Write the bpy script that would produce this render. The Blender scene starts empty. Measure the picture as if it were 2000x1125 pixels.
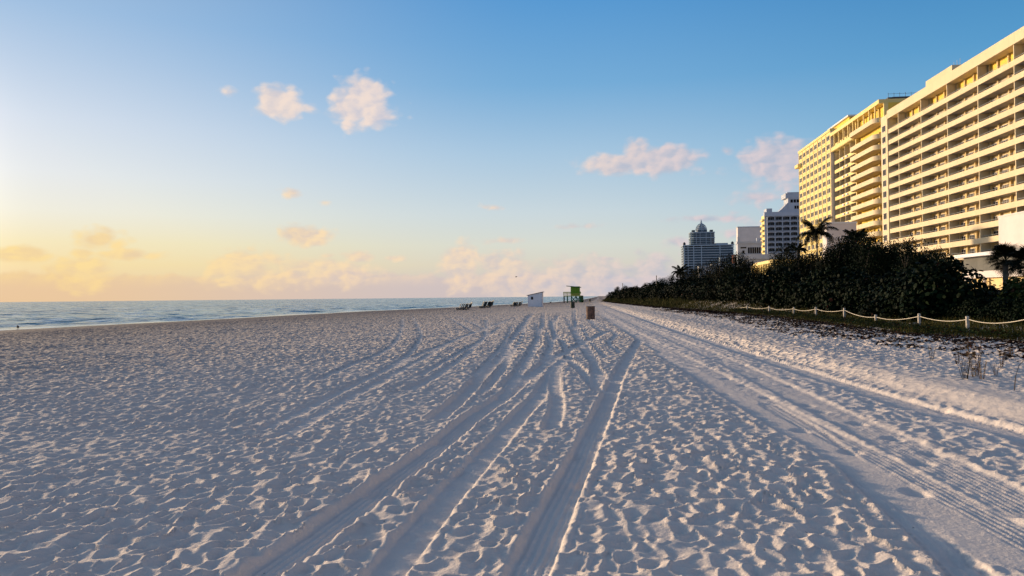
import bpy, math, random
import numpy as np
from mathutils import Vector, Matrix
S = bpy.context.scene
col = S.collection
R = math.radians
random.seed(4); np.random.seed(4)

# ------------------------------------------------------------------ camera
# world frame: +y runs along the coast, the sea is at -x, metres
FPX, EYE = 1444.0, 1.55
PSI = math.atan(170/1444)
F0 = Vector((-math.sin(PSI), math.cos(PSI), 0)); R0 = Vector((math.cos(PSI), math.sin(PSI), 0)); Zv = Vector((0, 0, 1))
_p = math.atan(17.5/1444); _r = 0.01
FW = F0*math.cos(_p) + Zv*math.sin(_p); _u = -F0*math.sin(_p) + Zv*math.cos(_p)
RT = R0*math.cos(_r) - _u*math.sin(_r); UP = R0*math.sin(_r) + _u*math.cos(_r)
cam = bpy.data.cameras.new('camera'); co = bpy.data.objects.new('camera', cam); col.objects.link(co); S.camera = co
cam.sensor_width = 36; cam.lens = FPX/2000*36; cam.clip_start = .1; cam.clip_end = 30000
M = Matrix((RT, UP, -FW)).transposed().to_4x4(); M.translation = Vector((0, 0, EYE)); co.matrix_world = M
def ray(x, y): return FW + RT*((x-1000)/FPX) + UP*((562.5-y)/FPX)
def ground(x, y, z=0.0):
    r = ray(x, y); t = (z-EYE)/r.z; return (r.x*t, r.y*t)
def slope_u(x, v):               # u of a thing at distance v whose picture column is x
    t = (x-1000)/FPX; c, s = math.cos(PSI), math.sin(PSI); return v*(t*c-s)/(c+t*s)
def onv(x, y, v):
    r = ray(x, y); t = v/r.y; return (r.x*t, v, r.z*t+EYE)

# ------------------------------------------------------------------ world
SUN_AZ, SUN_EL = -50.0, 7.2        # degrees left of the view axis, above the horizon
saz = R(SUN_AZ) - PSI              # from +y, clockwise positive
sun_dir = Vector((math.sin(saz)*math.cos(R(SUN_EL)), math.cos(saz)*math.cos(R(SUN_EL)), math.sin(R(SUN_EL))))
W = bpy.data.worlds.new("World"); S.world = W; W.use_nodes = True
nt = W.node_tree
for n in list(nt.nodes): nt.nodes.remove(n)
class G:
    """tiny expression builder over a node tree"""
    def __init__(s, nt): s.nt = nt
    def put(s, sock, v):
        if isinstance(v, bpy.types.NodeSocket): s.nt.links.new(v, sock)
        elif v is not None: sock.default_value = v
    def n(s, kind, ins={}, out=0, **a):
        nd = s.nt.nodes.new(kind)
        for k, v in a.items(): setattr(nd, k, v)
        for k, v in ins.items(): s.put(nd.inputs[k], v)
        return nd.outputs[out]
    def m(s, op, a, b=None, c=None, clamp=False):
        nd = s.nt.nodes.new('ShaderNodeMath'); nd.operation = op; nd.use_clamp = clamp
        for i, v in enumerate((a, b, c)):
            if v is not None: s.put(nd.inputs[i], v)
        return nd.outputs[0]
    def sm(s, v, a, b, lo=0.0, hi=1.0, t='SMOOTHSTEP'):
        return s.n('ShaderNodeMapRange', {0: v, 1: a, 2: b, 3: lo, 4: hi}, interpolation_type=t)
    def mix(s, f, a, b, mode='MIX'):
        nd = s.nt.nodes.new('ShaderNodeMix'); nd.data_type = 'RGBA'; nd.blend_type = mode
        s.put(nd.inputs[0], f); s.put(nd.inputs[6], a); s.put(nd.inputs[7], b); return nd.outputs[2]
    def ramp(s, f, stops, interp='LINEAR'):
        nd = s.nt.nodes.new('ShaderNodeValToRGB'); e = nd.color_ramp.elements; nd.color_ramp.interpolation = interp
        while len(e) < len(stops): e.new(.5)
        for el, (p, c) in zip(e, stops): el.position = p; el.color = c
        s.put(nd.inputs[0], f); return nd.outputs[0]
    def noise(s, vec, scale, detail=4, rough=.5, out=0, **k):
        return s.n('ShaderNodeTexNoise', {'Vector': vec, 'Scale': scale, 'Detail': detail, 'Roughness': rough}, out, **k)
    def xyz(s, x, y, z=0.0): return s.n('ShaderNodeCombineXYZ', {0: x, 1: y, 2: z})
def lin(r, g, b):
    f = lambda c: ((c/255+.055)/1.055)**2.4 if c > 10 else c/255/12.92
    return (f(r), f(g), f(b), 1)
g = G(nt)
d = g.n('ShaderNodeTexCoord', out=0)
sep = nt.nodes.new('ShaderNodeSeparateXYZ'); nt.links.new(d, sep.inputs[0])
dx, dy, dz = sep.outputs
sx, sy = g.m('ADD', g.m('MULTIPLY', dx, R0.x), g.m('MULTIPLY', dy, R0.y)), g.m('ADD', g.m('MULTIPLY', dx, F0.x), g.m('MULTIPLY', dy, F0.y))
az = g.m('MULTIPLY', g.m('ARCTAN2', sx, sy), 180/math.pi)            # degrees, right of the view axis
el = g.m('MULTIPLY', g.m('ARCSINE', dz), 180/math.pi)
dif = g.m('ABSOLUTE', g.m('SUBTRACT', az, SUN_AZ))
dif = g.m('MINIMUM', dif, g.m('SUBTRACT', 360.0, dif))
elf = g.m('POWER', g.m('DIVIDE', g.m('MAXIMUM', el, 0.0), 90.0), .5)
def vr(st): return g.ramp(elf, [((e/90)**.5, lin(*c)) for e, c in st])
A_ = vr([(0, (240, 200, 150)), (1, (240, 206, 160)), (2.5, (248, 221, 160)), (4, (246, 230, 182)), (6, (240, 236, 218)), (8.5, (230, 233, 234)), (12, (212, 222, 236)), (19, (160, 192, 226)), (40, (108, 134, 172)), (90, (96, 104, 124))])
B_ = vr([(0, (206, 196, 196)), (1, (202, 198, 202)), (2.5, (220, 214, 200)), (4, (219, 221, 211)), (6.5, (205, 218, 224)), (11, (170, 201, 226)), (16, (120, 175, 219)), (22, (88, 155, 213)), (40, (92, 126, 170)), (90, (96, 104, 124))])
C_ = vr([(0, (192, 194, 204)), (2, (196, 204, 210)), (4, (182, 204, 214)), (7, (155, 195, 218)), (11, (117, 177, 215)), (16, (86, 156, 206)), (22, (60, 134, 193)), (40, (82, 118, 165)), (90, (96, 104, 124))])
D_ = vr([(0, (196, 190, 200)), (5, (212, 194, 200)), (12, (205, 194, 205)), (22, (165, 175, 205)), (40, (98, 116, 150)), (90, (96, 104, 124))])
base = g.mix(g.sm(dif, 52.0, 90.0), g.mix(g.sm(dif, 12.0, 55.0), A_, B_), C_)
base = g.mix(g.sm(dif, 95.0, 150.0), base, D_)
# the glow round the low sun, which stands just outside the left edge
gl = g.m('POWER', g.m('MAXIMUM', g.n('ShaderNodeVectorMath', {0: d, 1: tuple(sun_dir)}, 1, operation='DOT_PRODUCT'), 0.0), 160.0)
base = g.mix(g.m('MULTIPLY', gl, 1.0), base, (30, 25, 19, 1))
sky = g.n('ShaderNodeTexSky', sky_type='NISHITA', sun_disc=False, sun_elevation=R(SUN_EL), sun_rotation=saz, dust_density=1.0, ozone_density=3.0)
sky = g.n('ShaderNodeVectorMath', {0: sky, 1: (.15, .15, .15)}, operation='MULTIPLY')
sky = g.n('ShaderNodeVectorMath', {0: sky, 1: (1., 1., 1.)}, operation='MINIMUM')
base = g.mix(.08, base, sky)
# clouds, placed by direction (azimuth, elevation in degrees)
P = g.xyz(az, g.m('MULTIPLY', el, 1.5))
warp = g.n('ShaderNodeVectorMath', {0: g.noise(P, .5, 3, .5, out=1), 1: (.5, .5, .5)}, operation='SUBTRACT')
Pw = g.n('ShaderNodeVectorMath', {0: warp, 1: (1.2, 1.2, 1.2), 2: P}, operation='MULTIPLY_ADD')
nA = g.noise(Pw, .5, 6, .46)
Pb = g.n('ShaderNodeVectorMath', {0: Pw, 1: (-.35, .3, 0)}, operation='ADD')
nB = g.noise(Pb, .5, 6, .46)
puff = g.n('ShaderNodeTexVoronoi', {'Vector': Pw, 'Scale': 1.1, 'Detail': 0.0}, 0)
field = None
def azel(x, y):
    r = ray(x, y).normalized()
    return math.degrees(math.atan2(r.dot(R0), r.dot(F0))), math.degrees(math.asin(r.z))
CL = [(545, 200, 34, 27, 1.1), (600, 212, 30, 9, .45), (452, 180, 18, 10, .28), (708, 192, 40, 30, 1.2), (732, 222, 46, 24, .8), (690, 212, 38, 30, 1.0), (1300, 312, 56, 28, 1.1), (1225, 320, 72, 23, 1.0), (1242, 300, 28, 24, .85),
      (1520, 315, 66, 40, 1.2), (1450, 332, 45, 15, .45), (600, 462, 48, 19, 1.2), (195, 470, 52, 20, .9), (45, 497, 62, 15, 1.1), (160, 495, 32, 10, .8), (245, 497, 60, 11, .9),
      (475, 508, 55, 20, .95), (700, 503, 34, 12, .9), (770, 505, 26, 7, .7), (640, 500, 18, 7, .6), (980, 471, 50, 8, .6), (965, 405, 30, 7, .4), (1130, 443, 42, 8, .55), (1190, 505, 60, 8, .6),
      (1325, 472, 50, 15, .6), (1395, 428, 90, 12, .65), (1478, 385, 60, 20, .5), (1525, 360, 70, 30, .45), (1520, 420, 80, 30, .45), (575, 378, 24, 10, .45), (635, 395, 26, 9, .4), (1420, 296, 26, 12, .4), (1440, 455, 40, 12, .45),
      (898, 522, 30, 36, 1.2), (985, 526, 44, 30, 1.1), (160, 532, 50, 30, 1), (480, 530, 75, 30, 1), (640, 532, 80, 24, 1), (1045, 556, 70, 36, 1.1), (1138, 552, 80, 42, 1.15), (1272, 535, 48, 32, .9), (1235, 560, 40, 24, .8)]
for (x, y, rx, ry, st) in CL:
    a, e = azel(x, y); k_ = 1.75 if ry > 21 else 1.45; a2, e2 = azel(x+rx*k_, y-ry*k_)
    v = g.n('ShaderNodeVectorMath', {0: g.xyz(az, el), 1: (a, e, 0)}, operation='SUBTRACT')
    v = g.n('ShaderNodeVectorMath', {0: v, 1: (1/(a2-a), 1/abs(e2-e), 0)}, operation='MULTIPLY')
    L = g.n('ShaderNodeVectorMath', {0: v}, 1, operation='LENGTH')
    f = g.m('MULTIPLY_ADD', L, -st, st)
    field = f if field is None else g.m('MAXIMUM', field, f)
bn = g.noise(g.xyz(az, 0.0, 3.3), .22, 5, .6)
top = g.m('MULTIPLY_ADD', bn, 2.2, g.sm(dif, 45.0, 75.0, .95, -.1))
band = g.m('MULTIPLY', g.m('SUBTRACT', top, el), .8)
band = g.m('MINIMUM', band, .85)
band = g.m('ADD', band, g.sm(g.m('ABSOLUTE', az), 50.0, 80.0, 0.0, -.3))
bill = g.m('ADD', g.m('MULTIPLY', g.m('SUBTRACT', nA, .5), 1.1), g.m('MULTIPLY', g.m('SUBTRACT', .42, puff), .35))
fld = g.m('ADD', field, bill)
den = g.sm(fld, .06, .60)
dsoft = g.sm(g.m('ADD', g.m('MULTIPLY', band, 1.0), g.m('MULTIPLY', bill, .45)), 0.0, .32)
relief = g.sm(g.m('ADD', g.m('SUBTRACT', nA, nB), g.m('MULTIPLY', g.m('SUBTRACT', .42, puff), .08)), -.22, .14)
lit = g.mix(g.sm(dif, 42.0, 66.0), g.mix(g.sm(dif, 15.0, 45.0), lin(255, 222, 150), lin(253, 222, 186)), lin(224, 206, 208))
shd = g.mix(g.sm(dif, 42.0, 66.0), g.mix(g.sm(dif, 15.0, 45.0), lin(238, 206, 158), lin(212, 198, 198)), lin(176, 184, 202))
hi = g.m('MULTIPLY', g.sm(el, 6.0, 11.0), g.sm(dif, 48.0, 62.0, 1.0, .1))
lit = g.mix(g.m('MULTIPLY', hi, .75), lit, lin(250, 228, 218)); shd = g.mix(g.m('MULTIPLY', hi, .6), shd, lin(205, 205, 220))
cc = g.mix(relief, shd, lit)
bandc = g.mix(g.sm(dif, 45.0, 62.0), g.mix(g.sm(dif, 15.0, 45.0), lin(234, 198, 158), lin(208, 193, 192)), lin(186, 190, 204))
bandc = g.mix(g.m('MULTIPLY', g.sm(el, .6, 2.0), .55), bandc, cc)
full = g.mix(g.m('MULTIPLY', dsoft, .8), base, bandc)
full = g.mix(g.m('MULTIPLY', den, g.sm(el, 1.5, 4.5, .68, .85)), full, cc)
bg = nt.nodes.new('ShaderNodeBackground'); nt.links.new(full, bg.inputs[0]); bg.inputs[1].default_value = 1.0
wo = nt.nodes.new('ShaderNodeOutputWorld'); nt.links.new(bg.outputs[0], wo.inputs[0])
W.cycles.sampling_method = 'MANUAL'; W.cycles.sample_map_resolution = 1024
sl = bpy.data.lights.new('sun', 'SUN'); sl.energy = 5.0; sl.angle = R(4.0); sl.color = (1, .72, .45)
so = bpy.data.objects.new('sun', sl); col.objects.link(so); so.rotation_euler = sun_dir.to_track_quat('Z', 'Y').to_euler()
S.view_settings.view_transform = 'Standard'; S.view_settings.look = 'None'; S.view_settings.exposure = 0.0; S.view_settings.gamma = 1
S.cycles.max_bounces = 6; S.cycles.diffuse_bounces = 2; S.cycles.glossy_bounces = 2; S.cycles.transparent_max_bounces = 4

# ------------------------------------------------------------------ materials
MATS = {}
def mat(name, c, rough=.7, var=.15, scale=1.0, spec=.3, metal=0, bump=0.0, bscale=20, streak=0.0, detail=4):
    if name in MATS: return MATS[name]
    m = bpy.data.materials.new(name); m.use_nodes = True; t = m.node_tree; b = t.nodes['Principled BSDF']; q = G(t)
    tc = q.n('ShaderNodeTexCoord', out=3)
    n = q.noise(tc, scale, detail, .6)
    f = q.sm(n, .3, .7)
    c0 = tuple(x*(1-var) for x in c)+(1,); c1 = tuple(min(1, x*(1+var)) for x in c)+(1,)
    cc = q.mix(f, c0, c1)
    if streak:
        mp = q.n('ShaderNodeMapping', {0: tc, 3: (1.2, 1.2, .05)})
        s2 = q.sm(q.noise(mp, 1.3, 5, .65), .48, .75)
        cc = q.mix(q.m('MULTIPLY', s2, streak), cc, tuple(x*.5 for x in c)+(1,))
    t.links.new(cc, b.inputs['Base Color']); b.inputs['Roughness'].default_value = rough
    b.inputs['Specular IOR Level'].default_value = spec; b.inputs['Metallic'].default_value = metal
    if bump:
        bn_ = q.n('ShaderNodeBump', {'Strength': bump, 'Height': q.noise(tc, bscale, 4), 'Distance': .05})
        t.links.new(bn_, b.inputs['Normal'])
    MATS[name] = m; return m
PAINT = mat('cream_paint', (.70, .575, .36), .8, .05, .15, streak=.18)
PAINTY = mat('yellow_paint', (.82, .65, .27), .8, .05, .15, streak=.16)
DEEPY = mat('deep_yellow_paint', (.84, .57, .09), .8, .06, .3)
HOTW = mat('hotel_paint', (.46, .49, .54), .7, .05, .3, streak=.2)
HOTR = mat('hotel_railing', (.22, .24, .27), .6, .1, .5)
WHITE = mat('white_paint', (.72, .72, .72), .7, .05, .3, streak=.15)
CREAMB = mat('cream_back_wall', (.72, .55, .27), .8, .08, .4)
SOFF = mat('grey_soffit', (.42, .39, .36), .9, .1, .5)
GREYW = mat('shaded_grey_wall', (.13, .13, .115), .85, .12, .4, streak=.3)  # pavilion upper wall: its shade is put into this dark grey
PINKW = mat('pinkish_wall', (.66, .60, .56), .85, .05, .3)
GLASS = mat('dark_glass', (.014, .013, .014), .3, .4, .15, spec=.08)
GLASSB = mat('blue_glass', (.012, .045, .075), .2, .3, .05, spec=.35)
CURT = mat('curtained_glass', (.11, .085, .055), .4, .35, .8, spec=.1)
RAILM = mat('rail_grey', (.45, .45, .45), .4, .05)
DARKM = mat('dark_metal', (.06, .06, .065), .5, .1)
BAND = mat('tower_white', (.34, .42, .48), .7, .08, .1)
WOODP = mat('weathered_post', (.52, .45, .36), .85, .25, 6, bump=.4)
ROPE = mat('rope_fibre', (.62, .56, .44), .9, .2, 30)
GREEN = mat('green_boards', (.15, .30, .02), .6, .15, 1.5, streak=.2)
GREENT = mat('teal_green_timber', (.03, .16, .09), .6, .15, 2)
YELG = mat('sunlit_yellow_green', (.50, .50, .12), .6, .1, 2)  # tower deck and rails: yellow of the low sun put into the colour
SHEDW = mat('shed_white', (.80, .80, .82), .7, .05, 1, streak=.15)
RUST = mat('rusty_barrel', (.15, .085, .06), .8, .5, 3.5, bump=.3)
DKGREEN = mat('dark_green_barrel', (.045, .055, .04), .7, .4, 3)
SLING = mat('dark_blue_sling', (.015, .03, .045), .7, .2, 5)
CHFR = mat('chair_frame', (.05, .06, .06), .5, .1)
BIRD = mat('bird_plumage', (.02, .02, .022), .8, .2, 20)
BARK = mat('bark', (.07, .055, .04), .9, .3, 5, bump=.5)
PBARK = mat('palm_bark', (.10, .085, .065), .9, .3, 4, bump=.5)
def leafmat(name, a, b, red=0.0, rough=.65):
    m = bpy.data.materials.new(name); m.use_nodes = True; t = m.node_tree; p = t.nodes['Principled BSDF']; q = G(t)
    ge = t.nodes.new('ShaderNodeNewGeometry'); oi = t.nodes.new('ShaderNodeObjectInfo')
    rp = ge.outputs['Random Per Island']
    c = q.mix(rp, a+(1,), b+(1,))
    if red: c = q.mix(q.sm(rp, 1-red, 1-red+.01), c, (.05, .014, .008, 1))
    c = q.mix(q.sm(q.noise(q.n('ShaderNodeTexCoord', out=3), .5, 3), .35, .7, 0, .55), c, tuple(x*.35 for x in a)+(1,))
    hs = q.n('ShaderNodeHueSaturation', {'Color': c, 'Hue': .5, 'Saturation': 1.0, 'Value': q.sm(oi.outputs['Random'], 0., 1., .7, 1.3, 'LINEAR')})
    t.links.new(hs, p.inputs['Base Color']); p.inputs['Roughness'].default_value = rough; p.inputs['Specular IOR Level'].default_value = .05
    return m
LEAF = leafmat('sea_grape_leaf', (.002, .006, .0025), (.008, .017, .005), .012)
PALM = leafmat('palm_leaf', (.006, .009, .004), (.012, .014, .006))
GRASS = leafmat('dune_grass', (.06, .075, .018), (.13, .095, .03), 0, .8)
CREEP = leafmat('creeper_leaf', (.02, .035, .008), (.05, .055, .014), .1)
LITTER = leafmat('leaf_litter_brown', (.025, .018, .014), (.07, .04, .025), .2, .9)
DRYW = leafmat('dry_weed', (.12, .085, .04), (.16, .10, .05), .15, .9)

# ------------------------------------------------------------------ mesh helpers
class MB:
    def __init__(s): s.v = []; s.f = []; s.m = []
    def box(s, a, b, mi=0):
        x0, y0, z0 = a; x1, y1, z1 = b; k = len(s.v)
        s.v += [(x0, y0, z0), (x1, y0, z0), (x1, y1, z0), (x0, y1, z0), (x0, y0, z1), (x1, y0, z1), (x1, y1, z1), (x0, y1, z1)]
        for q in ((3, 2, 1, 0), (4, 5, 6, 7), (0, 1, 5, 4), (1, 2, 6, 5), (2, 3, 7, 6), (3, 0, 4, 7)): s.f.append(tuple(k+i for i in q)); s.m.append(mi)
        return s
    def prism(s, pts, z0, z1, mi=0):       # plan polygon, counter-clockwise
        k = len(s.v); n = len(pts)
        s.v += [(x, y, z0) for x, y in pts]+[(x, y, z1) for x, y in pts]
        s.f.append(tuple(k+i for i in range(n-1, -1, -1))); s.m.append(mi); s.f.append(tuple(k+n+i for i in range(n))); s.m.append(mi)
        for i in range(n):
            j = (i+1) % n; s.f.append((k+i, k+j, k+n+j, k+n+i)); s.m.append(mi)
        return s
    def tube(s, pts, rad, n=6, mi=0, cap=True):
        pts = [Vector(p) for p in pts]
        if not isinstance(rad, (list, tuple)): rad = [rad]*len(pts)
        k = len(s.v)
        for i, p in enumerate(pts):
            t = (pts[min(i+1, len(pts)-1)]-pts[max(i-1, 0)]).normalized()
            a = t.cross(Vector((0, 0, 1)) if abs(t.z) < .9 else Vector((1, 0, 0))).normalized(); b = t.cross(a)
            for j in range(n):
                th = 2*math.pi*j/n; s.v.append(tuple(p+(a*math.cos(th)+b*math.sin(th))*rad[i]))
        for i in range(len(pts)-1):
            for j in range(n):
                s.f.append((k+i*n+j, k+i*n+(j+1) % n, k+(i+1)*n+(j+1) % n, k+(i+1)*n+j)); s.m.append(mi)
        if cap:
            s.f.append(tuple(k+j for j in range(n))); s.m.append(mi); e = k+(len(pts)-1)*n; s.f.append(tuple(e+j for j in range(n-1, -1, -1))); s.m.append(mi)
        return s
    def bar(s, a, b, w, h=None, mi=0):
        h = h or w; a = Vector(a); b = Vector(b); t = (b-a).normalized()
        x = t.cross(Vector((0, 0, 1)) if abs(t.z) < .95 else Vector((1, 0, 0))).normalized(); y = x.cross(t)
        k = len(s.v)
        for p in (a, b):
            for sx_, sy_ in ((-1, -1), (1, -1), (1, 1), (-1, 1)): s.v.append(tuple(p+x*sx_*w/2+y*sy_*h/2))
        for q in ((3, 2, 1, 0), (4, 5, 6, 7), (0, 1, 5, 4), (1, 2, 6, 5), (2, 3, 7, 6), (3, 0, 4, 7)): s.f.append(tuple(k+i for i in q)); s.m.append(mi)
        return s
    def face(s, pts, mi=0):
        k = len(s.v); s.v += [tuple(p) for p in pts]; s.f.append(tuple(range(k, k+len(pts)))); s.m.append(mi); return s
    def mesh(s, name, mats):
        me = bpy.data.meshes.new(name); me.from_pydata(s.v, [], s.f); me.update()
        for m in (mats if isinstance(mats, (list, tuple)) else [mats]): me.materials.append(m)
        if any(s.m): me.polygons.foreach_set('material_index', s.m)
        return me
    def obj(s, name, mats, parent=None, loc=None, smooth=False, bevel=0):
        me = s.mesh(name, mats)
        if smooth: me.polygons.foreach_set('use_smooth', [True]*len(me.polygons))
        return link(name, me, parent, loc)
def link(name, me, parent=None, loc=None, rot=None, sc=None):
    o = bpy.data.objects.new(name, me); col.objects.link(o)
    if parent: o.parent = parent
    if loc is not None: o.location = loc
    if rot is not None: o.rotation_euler = rot
    if sc is not None: o.scale = sc
    return o
def tag(o, label=None, cat=None, group=None, kind=None):
    if label: o['label'] = label
    if cat: o['category'] = cat
    if group: o['group'] = group
    if kind: o['kind'] = kind
    return o
def thing(name, label, cat, loc=(0, 0, 0), rz=0, group=None):
    return tag(link(name, None, None, loc, (0, 0, rz)), label, cat, group)

# ------------------------------------------------------------------ terrain functions
def perlin(x, y, seed=0):
    rs = np.random.RandomState(seed); pm = rs.permutation(256).astype(np.int64); ang = rs.rand(256)*2*np.pi; gx, gy = np.cos(ang), np.sin(ang)
    xi = np.floor(x).astype(np.int64); yi = np.floor(y).astype(np.int64); xf = x-xi; yf = y-yi
    u = xf*xf*xf*(xf*(xf*6-15)+10); v = yf*yf*yf*(yf*(yf*6-15)+10)
    def gr(a, b, fx, fy):
        h = pm[(pm[a & 255]+b) & 255]; return gx[h]*fx+gy[h]*fy
    n0 = gr(xi, yi, xf, yf)*(1-u)+gr(xi+1, yi, xf-1, yf)*u
    n1 = gr(xi, yi+1, xf, yf-1)*(1-u)+gr(xi+1, yi+1, xf-1, yf-1)*u
    return n0*(1-v)+n1*v
def worley(x, y, seed=0, jit=.9):
    rs = np.random.RandomState(seed); T = rs.rand(3, 65536)
    xi = np.floor(x).astype(np.int64); yi = np.floor(y).astype(np.int64)
    f1 = np.full(x.shape, 9.0); f2 = np.full(x.shape, 9.0); idv = np.zeros(x.shape)
    for i in (-1, 0, 1):
        for j in (-1, 0, 1):
            cx = xi+i; cy = yi+j; h = ((cx*73856093) ^ (cy*19349663)) & 65535
            px = cx+.5+(T[0][h]-.5)*jit; py = cy+.5+(T[1][h]-.5)*jit
            w = .75+.5*T[2][h]
            dd = ((x-px)**2+(y-py)**2)*w
            nw = dd < f1
            f2 = np.where(nw, f1, np.minimum(f2, dd)); idv = np.where(nw, T[2][h], idv); f1 = np.where(nw, dd, f1)
    return f1, f2, idv
def sst(x, a, b):
    t = np.clip((x-a)/(b-a), 0, 1); return t*t*(3-2*t)
SHV = [-50, 0, 44, 65, 103, 138, 245, 400, 900, 3000, 20000]; SHU = [-41, -40, -38.7, -36.2, -33.5, -27, -14.5, -9, -8, -8, -8]
GV = [-20, 0, 12, 20, 27, 46, 60, 81, 110, 150, 191, 250, 400, 900, 20000]; GU = [13, 12.6, 11.6, 10.8, 9.6, 10.2, 9.2, 7.4, 5.8, 3.4, 1.4, 1, 1, 1, 1]
def shore(v): return np.interp(v, SHV, SHU)
def gedge(v): return np.interp(v, GV, GU)
def elev(u, v):
    a = u-shore(v)
    z = np.clip(-.3+.0165*a, -3, 0); z = np.where(a < 0, np.maximum(-.3+.045*a, -3), z)
    b = u-gedge(v)
    z = z+.08*sst(b, -4.5, 0)+(.40+.55*sst(v, 38, 75))*sst(b, 1.8-1.2*sst(v, 38, 75), 7-2.5*sst(v, 38, 75))+.5*sst(b, 4, 14)
    return z
def zat(u, v): return float(elev(np.array([float(u)]), np.array([float(v)]))[0])
# tyre tracks: picture points -> ground, half width, depth, berm height, tread kind
def cat(pts, n=8):
    P_ = [np.array(p) for p in pts]; P_ = [2*P_[0]-P_[1]]+P_+[2*P_[-1]-P_[-2]]; out = []
    for i in range(1, len(P_)-2):
        for t in np.linspace(0, 1, n, endpoint=False):
            a, b, c, d_ = P_[i-1:i+3]; out.append(.5*((2*b)+(-a+c)*t+(2*a-5*b+4*c-d_)*t*t+(-a+3*b-3*c+d_)*t**3))
    out.append(P_[-2]); return np.array(out)
TR = [
 ([(1088, 700), (1062, 760), (1010, 820), (950, 890), (890, 955), (840, 1015), (765, 1110), (720, 1180)], .12, .03, .035, 0),
 ([(1090, 615), (1080, 640), (1100, 668), (1112, 700), (1140, 730), (1168, 765)], .10, .04, .04, 0),
 ([(1120, 605), (1125, 640), (1150, 680), (1162, 715), (1168, 755)], .10, .04, .04, 0),
 ([(1062, 610), (1058, 640), (1040, 680), (1020, 715), (985, 760)], .10, .04, .04, 0),
 ([(1040, 612), (1010, 650), (985, 690), (950, 725), (905, 775), (850, 820)], .13, .045, .045, 0),
 ([(1030, 618), (1022, 650), (1000, 690), (975, 728), (940, 770)], .10, .035, .04, 0),
 ([(1075, 620), (1082, 655), (1070, 690), (1058, 720), (1040, 745)], .10, .035, .04, 0),
 ([(1100, 700), (1085, 740), (1088, 790), (1075, 840)], .10, .03, .035, 0),
 ([(950, 625), (948, 655), (915, 690), (860, 730), (800, 765)], .10, .02, .025, 0),
 ([(788, 620), (784, 645), (770, 672), (735, 695), (690, 712), (620, 745)], .10, .015, .04, 0),
 ([(806, 620), (822, 650), (812, 678), (790, 700), (740, 730), (690, 755)], .10, .015, .04, 0),
 ([(1010, 620), (930, 650), (840, 685), (740, 730), (640, 780), (520, 840)], .1, .012, .018, 0),
 ([(985, 628), (900, 660), (820, 705), (700, 770), (560, 850)], .1, .012, .016, 0),
 ([(1150, 625), (1200, 650), (1190, 670), (1215, 690)], .10, .02, .03, 0),
 ([(1250, 664), (1215, 720), (1188, 780), (1152, 860), (1120, 930), (1080, 1010), (1045, 1090), (1015, 1160)], .125, .045, .035, 1),
 ([(1185, 648), (1100, 690), (1040, 730), (985, 775), (930, 812), (860, 870), (780, 930), (705, 985), (610, 1055), (500, 1130), (400, 1190)], .135, .045, .04, 1),
 ([(1002, 635), (985, 670), (960, 700), (925, 735)], .07, .02, .035, 0),
 ([(1046, 630), (1052, 665), (1038, 700), (1010, 740), (985, 772)], .07, .02, .035, 0),
 ([(1108, 622), (1126, 660), (1152, 700), (1182, 745)], .08, .025, .035, 0),
 ([(1136, 635), (1152, 665), (1185, 700)], .07, .02, .03, 0),
 ([(1064, 645), (1078, 680), (1066, 715)], .07, .02, .03, 0),
 ([(1140, 612), (1165, 640), (1190, 655)], .08, .02, .03, 0),
 ([(975, 640), (940, 665), (880, 700), (820, 735)], .08, .02, .03, 0),
 ([(878, 622), (905, 636), (925, 648)], .12, .02, .04, 0),
 ([(893, 618), (920, 630), (945, 642)], .12, .02, .04, 0),
 # vehicle road on the right
 ([(1192, 601), (1240, 617), (1300, 638), (1400, 671), (1500, 704), (1600, 736), (1700, 768), (1850, 812), (2010, 856), (2150, 900)], .24, .06, .02, 2),
 ([(1178, 604), (1230, 628), (1310, 660), (1400, 698), (1500, 745), (1600, 795), (1700, 842), (1850, 915), (2020, 1000)], .26, .018, .012, 1),
 ([(1172, 612), (1215, 638), (1290, 680), (1380, 728), (1470, 778), (1560, 830), (1680, 890), (1800, 960), (1950, 1040), (2060, 1100)], .28, .018, .012, 1),
 ([(1500, 790), (1580, 838), (1640, 885), (1690, 940), (1760, 1000), (1830, 1060), (1900, 1130), (1960, 1190)], .13, .03, .025, 2),
 ([(1290, 690), (1400, 755), (1500, 815), (1620, 880), (1780, 975), (1960, 1090)], .17, .012, .015, 0),
]
LV = [0, 4.3, 6.1, 8.4, 12.5, 25, 40, 60, 110, 200]; LU = [2.1, 2.0, 2.09, 2.16, 1.9, 1.3, .9, .3, -.8, -2]
RV = [0, 8.6, 10, 12.3, 18, 36, 60, 84, 130, 200]; RU = [4.7, 4.6, 4.45, 4.3, 4.05, 3.3, 2.5, 1.8, .4, -.6]
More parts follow.
